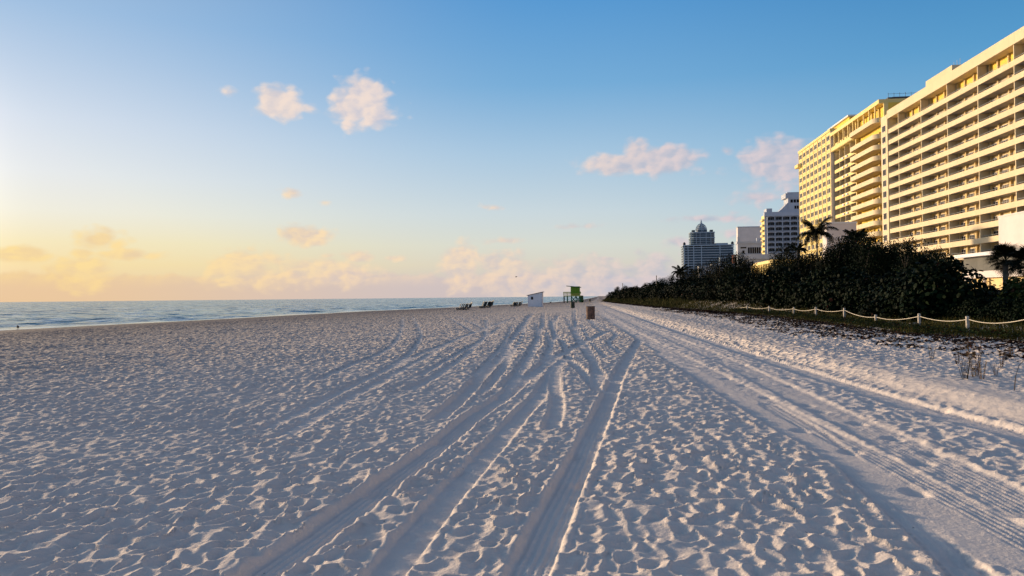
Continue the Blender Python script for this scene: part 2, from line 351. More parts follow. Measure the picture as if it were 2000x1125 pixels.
def sand_height(X, Y):
    """height of the sand, and a mask that is 1 on compacted tyre marks"""
    r = np.hypot(X, Y)
    z = elev(X, Y)
    lf = sst(X, LU[0]*0+np.interp(Y, LV, LU)-.15, np.interp(Y, LV, LU)+.35); rg = 1-sst(X, np.interp(Y, RV, RU)+.0, np.interp(Y, RV, RU)+.25)
    wob = perlin(X*.5, Y*.22, 5)
    road = lf*rg*sst(wob, -.75, -.1)*(Y > 0)
    # old footprints: bowls with crests between them
    wx = X+.10*perlin(X*3.2, Y*3.2, 1); wy = Y+.10*perlin(X*3.2+9, Y*3.2, 2)
    a, a2, i1 = worley(wx/.145, wy/.185, 3)
    bowl = 1-np.exp(-3.4*a); rim = np.exp(-((np.sqrt(a2)-np.sqrt(a))/.16)**2)*np.exp(-(a/.45)**2)
    b, b2, i2 = worley(wx/.09+7, wy/.11, 8)
    fine = 1-np.exp(-3*b)
    amp = .044*(.4+.85*i1)*(1+.7*perlin(X*.35, Y*.35, 11))
    dim = amp*bowl+.008*rim+.011*fine+.008*perlin(X*1.15, Y*1.15, 12)+.014*perlin(X*.42, Y*.42, 13)+.010*perlin(X*3.4, Y*3.4, 14)+.006*perlin(X*11, Y*11, 15)
    calm = np.ones_like(X)
    grip = np.clip(1.0-.00*r, .0, 1)
    a_sh = X-shore(Y)
    calm *= .12+.88*sst(a_sh, 2, 9)
    gv = X-gedge(Y); calm *= 1-.1*sst(gv, -3, -.5)
    # bank to the right of the road: a smooth raked strip rising away from it
    rb = X-np.interp(Y, RV, RU)
    bank = sst(rb, .12, .45)*(1-sst(rb, 1.1, 1.7))*(Y > 0)
    z = z+.15*sst(rb, .12, .9)*(1-.4*sst(rb, 1.1, 3))*(Y > 0)
    calm = calm*(1-.38*road)*(1-.82*bank)
    track = np.zeros_like(X); th = np.zeros_like(X); wq = perlin(X*3.1, Y*3.1, 21)
    for k, (pts, hw, dep, ber, kind) in enumerate(TR):
        q = cat([ground(*p) for p in pts]); best = np.full(X.shape, 9.0); al = np.zeros(X.shape); sg = np.zeros(X.shape); acc = 0
        for i in range(len(q)-1):
            p0, p1 = q[i], q[i+1]; dv = p1-p0; Ls = float(np.hypot(*dv))
            m = (X > min(p0[0], p1[0])-.7) & (X < max(p0[0], p1[0])+.7) & (Y > min(p0[1], p1[1])-.7) & (Y < max(p0[1], p1[1])+.7)
            if Ls > 1e-4 and m.any():
                x, y = X[m]-p0[0], Y[m]-p0[1]; t = np.clip((x*dv[0]+y*dv[1])/Ls**2, 0, 1)
                cx, cy = x-t*dv[0], y-t*dv[1]; dd = np.hypot(cx, cy); s_ = np.sign(cx*dv[1]-cy*dv[0])
                bm = best[m]; up = dd < bm
                bm[up] = dd[up]; best[m] = bm
                w_ = al[m]; w_[up] = acc+t[up]*Ls; al[m] = w_
                w_ = sg[m]; w_[up] = s_[up]; sg[m] = w_
            acc += Ls
        ww = hw*(1+.10*wq); s = best/ww
        msk = 1-sst(s, .85, 1.15); brk = sst(perlin(al*.8+k*7.7, 0*al, 31), -.55, -.3)*.55+.45
        tread = np.zeros_like(X)
        nr = r < 22
        if kind == 1: tread = .0045*np.sin(best*sg*2*np.pi/.055)*sst(.9-s, 0, .2)+.0022*np.sin(al*2*np.pi/.06)*sst(perlin(al*.6, best*2, 43), -.1, .3)
        if kind == 2: tread = .007*np.sign(np.sin(al*2*np.pi/.09))*(np.abs(s-.95) < .28)+.004*np.sin(best*sg*2*np.pi/.07)*(s < .8)
        tread = tread*nr
        bm_ = ber*.62*np.exp(-((s-1.32)/.20)**2)*(.7+1.1*perlin(al*2.3+k, best*3, 41)+.5*perlin(al*7+k, best*3, 42))*brk
        th = th*(1-msk)+msk*(-dep*.6*brk+tread)+bm_*(1-road*.55)
        calm = calm*(1-(.9 if .12 < hw < .14 else .76)*msk)*(1-.3*np.exp(-((s-1.4)/.4)**2))
        track = np.maximum(track, msk)
    # fresh footprints pressed into the tyre marks and road
    f, f2, fi = worley(X/.55+3, Y/.75+1, 51, .8)
    st = (fi > .5)*np.exp(-(f/.03)**2)*.034*np.clip(road+track*.7, 0, 1)
    z = z+calm*dim+th-st
    return z, np.clip(road+track, 0, 1)

def polar(angs, rs, fn, name, mats, wrap=False):
    A, Rr = np.meshgrid(angs, rs)
    ca, sa = np.cos(A), np.sin(A)
    X = Rr*(sa*F0.y+ca*F0.x); Y = Rr*(ca*F0.y-sa*F0.x)
    X = Rr*(ca*F0.x+sa*R0.x); Y = Rr*(ca*F0.y+sa*R0.y)
    z, msk = fn(X, Y)
    nr, na = X.shape; n = nr*na
    co_ = np.stack([X, Y, z], -1).reshape(-1).astype(np.float32)
    idx = np.arange(n).reshape(nr, na)
    nxt = np.roll(idx, -1, 1) if wrap else None
    a = idx[:-1] if wrap else idx[:-1, :-1]; b = nxt[:-1] if wrap else idx[:-1, 1:]
    c = nxt[1:] if wrap else idx[1:, 1:]; e = idx[1:] if wrap else idx[1:, :-1]
    q = np.stack([a, e, c, b], -1).reshape(-1).astype(np.int32)
    nf = len(q)//4
    me = bpy.data.meshes.new(name); me.vertices.add(n); me.vertices.foreach_set('co', co_)
    me.loops.add(nf*4); me.loops.foreach_set('vertex_index', q); me.polygons.add(nf)
    me.polygons.foreach_set('loop_start', np.arange(0, nf*4, 4, dtype=np.int32))
    me.polygons.foreach_set('use_smooth', np.ones(nf, dtype=bool))
    me.update(calc_edges=True); me.validate()
    at = me.attributes.new('packed', 'FLOAT', 'POINT'); at.data.foreach_set('value', msk.reshape(-1).astype(np.float32))
    for m in mats: me.materials.append(m)
    return link(name, me)

def sand_material():
    m = bpy.data.materials.new('sand'); m.use_nodes = True; t = m.node_tree; p = t.nodes['Principled BSDF']; q = G(t)
    ge = t.nodes.new('ShaderNodeNewGeometry'); pos = ge.outputs['Position']
    sp = t.nodes.new('ShaderNodeSeparateXYZ'); t.links.new(pos, sp.inputs[0]); x, y, z = sp.outputs
    pk = t.nodes.new('ShaderNodeAttribute'); pk.attribute_name = 'packed'
    # shoreline distance (piecewise as in the terrain) via float curve
    fc = t.nodes.new('ShaderNodeFloatCurve'); cv = fc.mapping.curves[0]
    pts = [(v/1000, -u/100) for u, v in zip(SHU, SHV) if 0 <= v <= 900]
    cv.points[0].location = pts[0]; cv.points[1].location = (1, .08)
    for a in pts[1:]: cv.points.new(*a)
    for pt in cv.points: pt.handle_type = 'VECTOR'
    fc.mapping.update()
    t.links.new(q.m('DIVIDE', y, 1000.0), fc.inputs['Value'])
    a_sh = q.m('ADD', x, q.m('MULTIPLY', fc.outputs[0], 100.0))
    big = q.noise(pos, .09, 4, .6)
    a_n = q.m('ADD', a_sh, q.m('MULTIPLY', q.m('SUBTRACT', big, .5), 9.0))
    dry = q.mix(q.sm(a_n, 12.0, 40.0), (.36, .318, .285, 1), (.82, .71, .61, 1))
    wet = q.mix(q.sm(a_n, 3.0, 9.0), (.13, .115, .115, 1), (.20, .18, .18, 1))
    c = q.mix(q.sm(a_n, 7.0, 20.0), wet, dry)
    sp1 = q.noise(pos, 2.2, 5, .65); c = q.mix(q.sm(sp1, .35, .7, .0, .22), c, q.mix(.5, c, (.36, .31, .28, 1)))
    grain = q.noise(pos, 260.0, 3, .7); c = q.mix(q.sm(grain, .3, .75, 0., .28), c, (.30, .26, .235, 1))
    c = q.mix(q.m('MULTIPLY', pk.outputs[2], .25), c, (.80, .73, .67, 1))
    specks = q.n('ShaderNodeTexVoronoi', {'Vector': pos, 'Scale': 5.0}, 0)
    c = q.mix(q.sm(specks, .045, .03, 0., .8), c, (.12, .09, .07, 1))
    t.links.new(c, p.inputs['Base Color']); p.inputs['Roughness'].default_value = .95; p.inputs['Specular IOR Level'].default_value = .1
    # relief finer than the mesh: footprints far away, grains close by
    cd = t.nodes.new('ShaderNodeVectorMath'); cd.operation = 'LENGTH'; t.links.new(pos, cd.inputs[0]); dist = cd.outputs['Value']
    v1 = q.n('ShaderNodeTexVoronoi', {'Vector': q.n('ShaderNodeVectorMath', {0: pos, 1: (1.0, .75, 0)}, operation='MULTIPLY'), 'Scale': 4.6, 'Detail': 1.0}, 0)
    v1 = q.m('MULTIPLY', v1, v1)
    far = q.m('MULTIPLY', q.sm(dist, 9.0, 26.0), q.m('SUBTRACT', 1.0, q.m('MULTIPLY', pk.outputs[2], .7)))
    far = q.m('MULTIPLY', far, q.sm(a_sh, 3.0, 10.0, .1, 1.0))
    h = q.m('ADD', q.m('MULTIPLY', q.m('MULTIPLY', v1, .085), far), q.m('MULTIPLY', q.noise(pos, 40.0, 4, .6), .0065))
    h = q.m('ADD', h, q.m('MULTIPLY', q.noise(pos, 12.0, 4, .55), .010))
    h = q.m('ADD', h, q.m('MULTIPLY', grain, .0012))
    b = q.n('ShaderNodeBump', {'Strength': 1.0, 'Distance': 1.0, 'Height': h})
    t.links.new(b, p.inputs['Normal']); return m
def geom(a, b, k, cap=1e9):
    out = [a]
    while out[-1] < b: out.append(out[-1]+min(out[-1]*k, cap))
    return np.array(out)
rs = np.concatenate([geom(.4, 3.2, .03)[:-1], geom(3.2, 62, .0034), geom(62.3, 400, .008), geom(403, 12000, .08)])
inn = np.concatenate([np.arange(-50, -40, .3), np.arange(-40, 40, .14), np.arange(40, 56, .3)]); outl = np.arange(57, 309, 3.0)
ang = np.radians(np.concatenate([inn, outl]))
sand = polar(ang, rs, sand_height, 'beach_sand', [sand_material()], wrap=True)
tag(sand, 'pale rippled beach sand with tyre tracks and footprints', kind='structure')

# ------------------------------------------------------------------ sea
def sea_height(X, Y):
    a = X-shore(Y); r = np.hypot(X, Y)
    dsh = -a
    amp = .05+.10*np.exp(-(dsh-8)**2/120)
    w = perlin(X*.045, Y*.045, 61)*2.5
    z = amp*np.sin(dsh*2*np.pi/7.5+w*3+perlin(X*.02, Y*.02, 62)*9)*sst(dsh, 0, 5)
    z = z+(.16*perlin(X*.55, Y*.45, 63)+.05*perlin(X*1.3, Y*.8, 64)+.14*perlin(X*.18, Y*.07, 67))*sst(dsh, 0, 6)*np.exp(-r/600)
    z = z+.03*perlin(X*.15, Y*.15, 65)*(1-sst(dsh, 0, 8))
    foam = (1-sst(dsh, .2, 3.4+2.4*perlin(X*.15, Y*.15, 66)))*(dsh > -8)
    crest = np.exp(-(dsh-6)**2/14)*sst(np.sin(dsh*2*np.pi/7.5+w*3), .5, .98)*sst(perlin(X*.06, Y*.06, 71), -.1, .25)
    return z-.3, np.clip(foam+crest*.9, 0, 1)
def sea_material():
    m = bpy.data.materials.new('sea_water'); m.use_nodes = True; t = m.node_tree; p = t.nodes['Principled BSDF']; q = G(t)
    ge = t.nodes.new('ShaderNodeNewGeometry'); pos = ge.outputs['Position']
    pk = t.nodes.new('ShaderNodeAttribute'); pk.attribute_name = 'packed'
    mp = q.n('ShaderNodeMapping', {0: pos, 2: (0, 0, -PSI), 3: (1.0, .35, 1)})
    big = q.noise(q.n('ShaderNodeMapping', {0: pos, 3: (.02, .006, 1)}), 1.0, 4, .6)
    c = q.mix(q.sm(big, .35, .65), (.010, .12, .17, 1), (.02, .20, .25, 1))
    chop_glint = q.noise(q.n('ShaderNodeMapping', {0: pos, 2: (0, 0, -PSI), 3: (.24, .13, 1)}), 1.0, 8, .72)
    c = q.mix(q.sm(chop_glint, .50, .62, 0, .9), c, (.5, .62, .66, 1)); c = q.mix(q.sm(chop_glint, .50, .36, 0, .8), c, (.005, .05, .08, 1))  # pale sky glints painted into the water colour, darker patches between them
    fn = q.sm(q.noise(mp, 1.6, 6, .7), .36, .6)
    c = q.mix(q.m('MULTIPLY', pk.outputs[2], fn), c, (.62, .68, .70, 1))
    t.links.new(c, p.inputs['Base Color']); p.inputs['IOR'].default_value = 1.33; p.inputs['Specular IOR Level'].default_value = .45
    t.links.new(q.sm(pk.outputs[2], 0., .6, .18, .15), p.inputs['Roughness'])
    mq = q.n('ShaderNodeMapping', {0: pos, 3: (1.0, .6, 1)}); n1 = q.noise(mq, .42, 4, .55); n2 = q.noise(mq, .14, 3, .5); n3 = q.noise(mp, 2.6, 4, .6)
    h = q.m('ADD', q.m('ADD', q.m('MULTIPLY', n1, 1.1), q.m('MULTIPLY', n3, .10)), q.m('MULTIPLY', n2, 2.6))
    b = q.n('ShaderNodeBump', {'Strength': q.sm(pk.outputs[2], 0., .7, 1., .12), 'Distance': .9, 'Height': h}); t.links.new(b, p.inputs['Normal']); return m
angs = np.radians(np.arange(-60, 14, .2)); rs2 = geom(30, 20000, .0105)
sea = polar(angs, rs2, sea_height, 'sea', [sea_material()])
tag(sea, 'choppy teal sea with pale foam along the shore', kind='structure')

# ------------------------------------------------------------------ buildings
def pane_window(w, h, t=.06, split=2, gm=GLASS, fm=WHITE):
    """frame in the local y-z plane facing -x; origin at the bottom centre"""
    f = MB(); fw = .05
    f.box((-.06, -w/2, 0), (.04, -w/2+fw, h)).box((-.06, w/2-fw, 0), (.04, w/2, h)).box((-.06, -w/2+fw, 0), (.04, w/2-fw, fw)).box((-.06, -w/2+fw, h-fw), (.04, w/2-fw, h))
    for i in range(1, split): y = -w/2+w*i/split; f.box((-.05, y-fw/2, fw), (.03, y+fw/2, h-fw))
    f.box((-.1, -w/2-.05, -.06), (.02, w/2+.05, -.002))
    g_ = MB().box((-.02, -w/2+fw, fw), (.01, w/2-fw, h-fw))
    return f.mesh('window', fm), g_.mesh('pane', gm), g_.mesh('pane', CURT)
def put_window(par, kit, x, y, z, rz=0, curt=.18):
    o = link('window', kit[0], par, (x, y, z), (0, 0, rz)); link('pane', kit[2] if random.random() < curt else kit[1], o)
    return o

# --- A: long balcony block
A = thing('apartment_building', 'huge cream apartment block nearest on the right, with long rows of recessed balconies', 'building', (75, 160, 0))
def ax(p): return (p[0]-75, p[1]-160, p[2])
def abox(par, name, m, *boxes):
    b = MB()
    for a, c in boxes: b.box(ax(a), ax(c))
    return b.obj(name, m, par)
us = [47.2]+[43.3-2.9*k for k in range(14)]
V0, V1 = 103.9, 201.4
abox(A, 'wall', CREAMB, ((77.2, V0, 0), (92, V1+5, 49.2)))
abox(A, 'roof', PAINT, ((74.7, V0, 47.2), (92.2, V1+.1, 49.35)))
parts_v = [V0]+[116.9+13*k for k in range(7)]+[V1-.25]
for k, z in enumerate(us[1:]):
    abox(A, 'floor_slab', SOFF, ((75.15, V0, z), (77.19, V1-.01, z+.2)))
    abox(A, 'balcony_parapet', PAINT, ((74.9, V0, z-.003), (75.13, V1-.005, z+1.12)))
    abox(A, 'railing', RAILM, ((75.0, V0, z+1.42), (75.04, V1, z+1.465)))
for v in parts_v:
    abox(A, 'partition', PAINT, ((74.94, v, 1), (77.195, v+.22, 47.19)))
def lvl(k): return us[k]+.22
kitA = pane_window(1.75, 2.0, split=2); kitA2 = pane_window(1.9, 2.0, split=3)
for k in range(1, 15):
    bm = MB()
    for v in parts_v[1:-1]:
        far = v                     # far side of the bay that runs from v-13 to v
        for off in (.35, 3.5, 7.3, 10.6):
            bm.box(ax((76.75, far-off-.35, lvl(k))), ax((77.19, far-off, us[k-1]-.01)))
        for off in (2.6, 9.6):
            bm.box(ax((77.08, far-off-.8, lvl(k))), ax((77.192, far-off, lvl(k)+2.05)), 1)
    bm.obj('pilaster', [CREAMB, DEEPY], A)['kind'] = 'stuff'
    z = lvl(k)+.12
    if k == 1: abox(A, 'attic_wall', DEEPY, ((77.10, V0+.3, lvl(1)), (77.198, V1-.3, 47.19)))
    for v in parts_v[2:-1]:
        for off, kt in ((1.55, kitA), (5.2, kitA2)):
            if k == 1:
                pass
            put_window(A, kt, 77.12-75 if k > 1 else 77.02-75, v-off-160, z)
    put_window(A, kitA, 77.12-75, V1-2.2-160, z)
abox(A, 'stair_wall', PAINT, ((75.0, V1, 0), (77.19, V1+5, 48.6)))
abox(A, 'pilaster', PAINT, ((74.7, V1-.1, 0), (74.99, V1+.8, 48.5)))
kitS = pane_window(2.0, 1.6, split=2)
for k in range(14): put_window(A, kitS, 74.95-75, V1+2.9-160, 44.4-2.9*k)
A.rotation_euler = (0, 0, .015); A.scale = (1, .974, .99); A.location = (75.6, 161.1, 0)
pent = abox(A, 'penthouse', PAINT, ((77, 171, 49.36), (86, 184, 52.0)))
abox(A, 'roof_vent', WHITE, ((77.2, 150, 49.36), (78.2, 151.2, 50.2)), ((76.8, 188.5, 49.36), (78.4, 190.5, 50.3)))
for v in (171.6, 173, 174.4): MB().tube([(4, v-160, 52), (4, v-160, 53.6)], .04, 5).obj('antenna', RAILM, A)
lamp_m = MB().box((-.12, -.09, 0), (0, .09, .28)).mesh('wall_lamp', DARKM)
for k in range(2, 15):
    for v in parts_v[2:-1]: link('wall_lamp', lamp_m, A, (77.19-75, v-3.2-160, lvl(k)+1.85))

# --- B: block with curved balconies
B = thing('apartment_building', 'yellow apartment block with stacked curved balconies and open loggias beside the long balcony block', 'building', (76, 228, 0))
def bx(p): return (p[0]-76, p[1]-228, p[2])
def bbox(par, name, m, *boxes):
    b = MB()
    for a, c in boxes: b.box(bx(a), bx(c))
    return b.obj(name, m, par)
bbox(B, 'wall', DEEPY, ((77.0, 206.6, 0), (92, 228.7, 52.3)))
bbox(B, 'wall', PAINTY, ((78.2, 228.71, 0), (92, 249.1, 52.3)))
bbox(B, 'roof', PAINTY, ((74.8, 207.2, 52.31), (92.1, 249.2, 53.4)))
bz = [48.6, 44.3]+[44.3-2.9*k for k in range(1, 15)]
def rounded(u0, u1, va, vb, r=2.2, n=7):
    # plan outline, straight front at u0 with a round near corner
    pts = [(u1, vb), (u0+.9, vb), (u0, vb-1.4)]
    for i in range(n+1):
        t = i/n*math.pi/2; pts.append((u0+r*(1-math.cos(t)), va+r*(1-math.sin(t))))
    pts.append((u1, va)); return [(p[0]-76, p[1]-228) for p in pts]
outer = rounded(73.7, 76.99, 207.4, 228.3); inner = rounded(73.9, 76.99, 207.6, 228.1)
kitT = pane_window(1.5, 2.1, split=2); kitL = pane_window(2.6, 1.9, split=3)
for k, z in enumerate(bz):
    b = MB(); b.prism(outer, z-1.25, z-1.05)
    k0 = len(outer)
    for i in range(k0-1):
        p, q_ = outer[i], outer[i+1]; pi, qi = inner[i], inner[i+1]
        b.prism([p, q_, qi, pi], z-1.05, z)
    b.obj('curved_balcony', PAINT, B)
    if k:
        put_window(B, kitT, .93, 209.2-228, z-1.0, curt=.1); put_window(B, kitT, .93, 214.5-228, z-1.0, curt=.3); put_window(B, kitL, .93, 221-228, z-1.0)
    for v in (212.3, 217.5): bbox(B, 'pilaster', PAINTY, ((76.55, v, z-1.04), (76.995, v+.5, z+1.4 if k else z+3.6)))
for v in (206.6, 228.4):
    bbox(B, 'pier', PAINTY, ((75.9, v, 0), (76.99, v+.5, 52.3)))
lb = [228.9, 233.9, 238.9, 243.9, 248.6]
for k, z in enumerate(bz+[49.9]):
    if k == 0: continue
    bbox(B, 'loggia_parapet', PAINTY, ((75.9, 228.91, z-1.2), (76.1, 248.9, z-.1)))
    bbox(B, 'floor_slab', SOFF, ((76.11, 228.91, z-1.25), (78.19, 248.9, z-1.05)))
for v in lb: bbox(B, 'partition', PAINT, ((76.0, v, 0), (78.19, v+.2, 52.3)))
acm = MB().box((-.35, -.6, 0), (0, .6, .6)).mesh('air_conditioner', WHITE)
for k, z in enumerate(bz[1:12]):
    for j, v in enumerate(lb[:-1]):
        put_window(B, kitL, 2.15, v+2.5-228, z-1.0)
    link('air_conditioner', acm, B, (-.1, lb[1]+2.5-228, z-.95)); link('air_conditioner', acm, B, (-.1, lb[2]+1.0-228, z-.95))
for i in range(10):
    v = 210.6+4.4*i
    if v < 249: bbox(B, 'column', PAINTY, ((75.0, v, 48.65), (75.35, v+.35, 52.3)))
bbox(B, 'terrace_parapet', PAINTY, ((75.0, 207.5, 47.4), (75.2, 249, 48.62)))
bbox(B, 'terrace_slab', PAINTY, ((75.21, 228.9, 47.3), (78.1, 249, 47.5)))

RB = thing('rooftop_room', 'white rooftop plant room with dark windows and railings, between the two roofs', 'roof building', (80, 215, 49.4))
MB().box((.2, 0, 0), (12, 9, 6.0)).obj('wall', WHITE, RB)
MB().box((0, -.3, 6.01), (12.4, 9.3, 6.35)).obj('roof', DARKM, RB)
kR = pane_window(2.2, 3.0, split=3)
for x in (1.9, 4.4): put_window(RB, kR, x, -.03, 2.2, math.pi/2, 0)
rr = MB()
for i in range(9): rr.bar((i*1.5+.1, -.2, 6.3), (i*1.5+.1, -.2, 7.6), .07)
rr.bar((0, -.2, 7.3), (12.2, -.2, 7.3), .06); rr.box((2, 2, 6.36), (9, 6, 7.0)); rr.obj('railing', DARKM, RB)

# --- C: window grid block
Cb = thing('apartment_building', 'yellow block with a flat grid of small paired windows, behind the coconut palm', 'building', (75, 268, 0))
MB().box((0, -18.8, 0), (18, 19.6, 54.2)).obj('wall', PAINTY, Cb)
MB().box((-.05, -18.95, 0), (.88, -18.81, 54.1)).obj('shaded_end_wall', PINKW, Cb)  # lilac shade tone painted over the end of the yellow wall
MB().box((-.25, -19, 54.21), (18.2, 19.8, 55.0)).obj('roof', PAINTY, Cb)
kC = pane_window(1.25, 1.55, split=1); rows = 17
for i in range(8):
    for j in range(rows):
        y = -16.2+i*4.75; z = 51.6-2.86*j
        put_window(Cb, kC, -.03, y-.85, z, curt=.2); put_window(Cb, kC, -.03, y+.85, z, curt=.2)
for i in range(9): MB().box((-.12, -18.7+i*4.75, 0), (-.002, -18.55+i*4.75, 54.2)).obj('wall_seam', PAINTY, Cb)
for j in range(rows): MB().box((-.10, -18.5, 50.9-2.86*j), (-.003, 19.3, 51.02-2.86*j)).obj('string_course', PAINTY, Cb)
cb = MB(); cb.box((-1.3, 16, 48.6), (-.01, 20.6, 49.8)); cb.obj('corner_balcony', PAINTY, Cb)
MB().box((5, -21.5, 54.2), (15, -1.5, 58.0)).obj('penthouse', DEEPY, Cb)
MB().box((4.3, -22.3, 58.01), (15.5, -1, 58.5)).obj('penthouse_roof', WHITE, Cb)

# --- low things in front of the blocks
sw = thing('stair_tower', 'plain lilac grey concrete wall block rising behind the hedge beside the small palm', 'building', (50, 170, 0))
MB().box((0, 0, 0), (6.3, 3, 17.0)).obj('wall', PINKW, sw); MB().box((-.12, -.12, 17.01), (6.42, 3.12, 17.35)).obj('coping', WHITE, sw)
an = thing('annex_building', 'blank pinkish white annex wall at the right edge in front of the balconies', 'building', (73, 120, 0))
MB().box((0, -16, 0), (1.6, 25.2, 15.2)).obj('wall', PINKW, an); MB().box((-.1, -16.1, 15.21), (1.7, 25.3, 15.5)).obj('coping', PINKW, an)
pv = thing('pool_pavilion', 'low grey pavilion with a white flat roof seen through the gap in the hedge', 'pavilion', (62, 118, 0))
MB().box((0, -16, 5.0), (9, 16.6, 7.4)).obj('upper_wall', GREYW, pv)
MB().box((-1.2, -16.5, 7.41), (9.3, 17.4, 7.95)).obj('roof', WHITE, pv)
MB().box((-.2, -16, 3.9), (9, 16.6, 4.99)).obj('balcony_band', PINKW, pv)
MB().box((.8, -16, 0), (9, 16.4, 3.89)).obj('lower_wall', CREAMB, pv)
for y in (-8, -2, 4, 10, 16): MB().box((0, y, 0), (.4, y+.4, 3.89)).obj('column', PINKW, pv)
ye = thing('lowrise_building', 'low sunlit yellow building with columns in front of the balcony hotel', 'building', (60, 264, 0))
MB().box((0, 0, 0), (14, 34, 12.5)).obj('wall', PAINTY, ye); MB().box((-.5, -.4, 12.51), (14, 34.4, 13.6)).obj('roof', PAINTY, ye)
for i in range(9): MB().box((-1.0, i*4+.4, 4), (-.2, i*4+1.2, 12.5)).obj('column', PAINTY, ye)
for i in range(8): MB().box((-.08, i*4+1.6, 5.5), (-.004, i*4+3.9, 10.6)).obj('window', CURT, ye)

def grid_front(par, u0, u1, z0, z1, nc, nr, depth, m, arch=True, d=1.6, gm=GLASS):
    """balcony front facing the camera (-y), local x across; each storey's balconies are parts"""
    w = (u1-u0)/nc; h = (z1-z0)/nr
    for i in range(nc+1): MB().box((u0+i*w-.22, -d, z0), (u0+i*w+.22, -.01, z1)).obj('pier', m, par)
    bal = MB().box((.32, -d-.3, 0), (w-.32, -.01, .22)).box((.32, -d-.3, .22), (w-.32, -d-.15, 1.05), 1)
    if arch:
        for s_ in range(6):
            a = .32+(w-.64)*s_/6; b_ = .32+(w-.64)*(s_+1)/6; mid = ((a+b_)/2-w/2)/(w/2-.32); hh = .12+.55*mid*mid
            bal.box((a, -d, h-hh), (b_, -d+.3, h-.002))
    bm_ = bal.mesh('balcony', [m, HOTR])
    gl = MB().box((.4, -.2, .25), (w-.4, -.02, h-.4)).mesh('window', gm)
    fr = MB().box((w*.5-.06, -.26, .25), (w*.5+.06, -.21, h-.4)).box((w*.3-.04, -.26, .25), (w*.3+.04, -.21, h-.4)).box((w*.72-.04, -.26, .25), (w*.72+.04, -.21, h-.4)).mesh('window_frame', m)
    for i in range(nc):
        for j in range(nr):
            link('balcony', bm_, par, (u0+i*w, 0, z0+j*h)); q_ = link('window', gl, par, (u0+i*w, 0, z0+j*h)); link('window_frame', fr, q_)
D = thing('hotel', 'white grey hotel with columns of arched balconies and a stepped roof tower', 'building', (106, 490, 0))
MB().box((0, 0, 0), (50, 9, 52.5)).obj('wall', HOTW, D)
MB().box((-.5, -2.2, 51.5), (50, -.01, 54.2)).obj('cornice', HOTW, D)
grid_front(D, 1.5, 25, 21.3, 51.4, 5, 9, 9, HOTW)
MB().box((25.3, -2, 0), (50, -.01, 51.4)).obj('end_bay', HOTW, D)
MB().box((1, -1.5, 54.21), (4.5, 6, 56.5)).obj('roof_hut', HOTW, D)
MB().box((14.5, -1, 54.21), (40, 10, 65.5)).obj('roof_tower', HOTW, D)
MB().box((12.9, -1.4, 63), (40, 10, 66)).box((13.9, -1.5, 66.01), (40, 10, 66.6)).obj('tower_crown', HOTW, D)
MB().face([(9, -1, 54.3), (14.4, -1, 54.3), (14.4, -1, 60)]).face([(9, 8, 54.3), (14.4, 8, 60), (14.4, 8, 54.3)]).face([(9, -1, 54.3), (14.4, -1, 60), (14.4, 8, 60), (9, 8, 54.3)]).obj('buttress', HOTW, D)
for i in range(6): MB().box((16+i*1.9, -1.08, 60), (17.5+i*1.9, -1.002, 62)).obj('window', GLASS, D)
for i in range(3): MB().box((18.4+i*1.5, -1.08, 56), (19.6+i*1.5, -1.002, 58)).obj('window', GLASS, D)
for j in range(9): MB().box((-1.2, 1, 22+j*3.34), (-.01, 7.5, 23.2+j*3.34)).obj('side_balcony', PAINTY, D)
MB().box((-.02, .3, 0), (-.01, 8.8, 52.4)).obj('sunlit_side_skin', PAINTY, D)  # yellow skin and side balconies carry the low sunlight in their colour
Fb = thing('hotel_wing', 'low white building wing with a band of dark windows below the arched balcony hotel', 'building', (60, 330, 0))
MB().box((0, 0, 0), (9.9, 4, 23.6)).obj('wall', HOTW, Fb); MB().box((-.3, -.4, 23.61), (10.1, 4.2, 24.6)).obj('parapet', HOTW, Fb)
MB().box((9.91, 0, 0), (45, 4, 18.6)).obj('lower_wall', HOTW, Fb); MB().box((-.2, -1.2, 16.9), (45, -.41, 18.9)).obj('terrace_band', HOTW, Fb)
for i in range(6): MB().box((4.3+i*.92, -.1, 19.4), (5.0+i*.92, -.003, 22.0)).obj('window', GLASS, Fb)
MB().box((1.2, -.1, 21.6), (3.6, -.003, 22.2)).obj('window', GLASS, Fb); MB().box((1.9, -.1, 19.4), (2.8, -.003, 20.7)).obj('window', GLASS, Fb)
for x, y_, z in ((0.2, 1, 2.2), (9, 2, 1.2), (8.6, 2.5, 1.6)): MB().box((x, y_, 24.61), (x+.8, y_+1, 24.61+z)).obj('chimney', HOTW, Fb)
Eb = thing('blank_wall_building', 'windowless pale pink slab block beside the arched balcony hotel', 'building', (102, 560, 0))
MB().box((0, 0, 0), (26, 6, 51)).obj('wall', PINKW, Eb); MB().box((-.3, -.3, 51.01), (26.2, 6.2, 51.7)).obj('coping', HOTW, Eb)

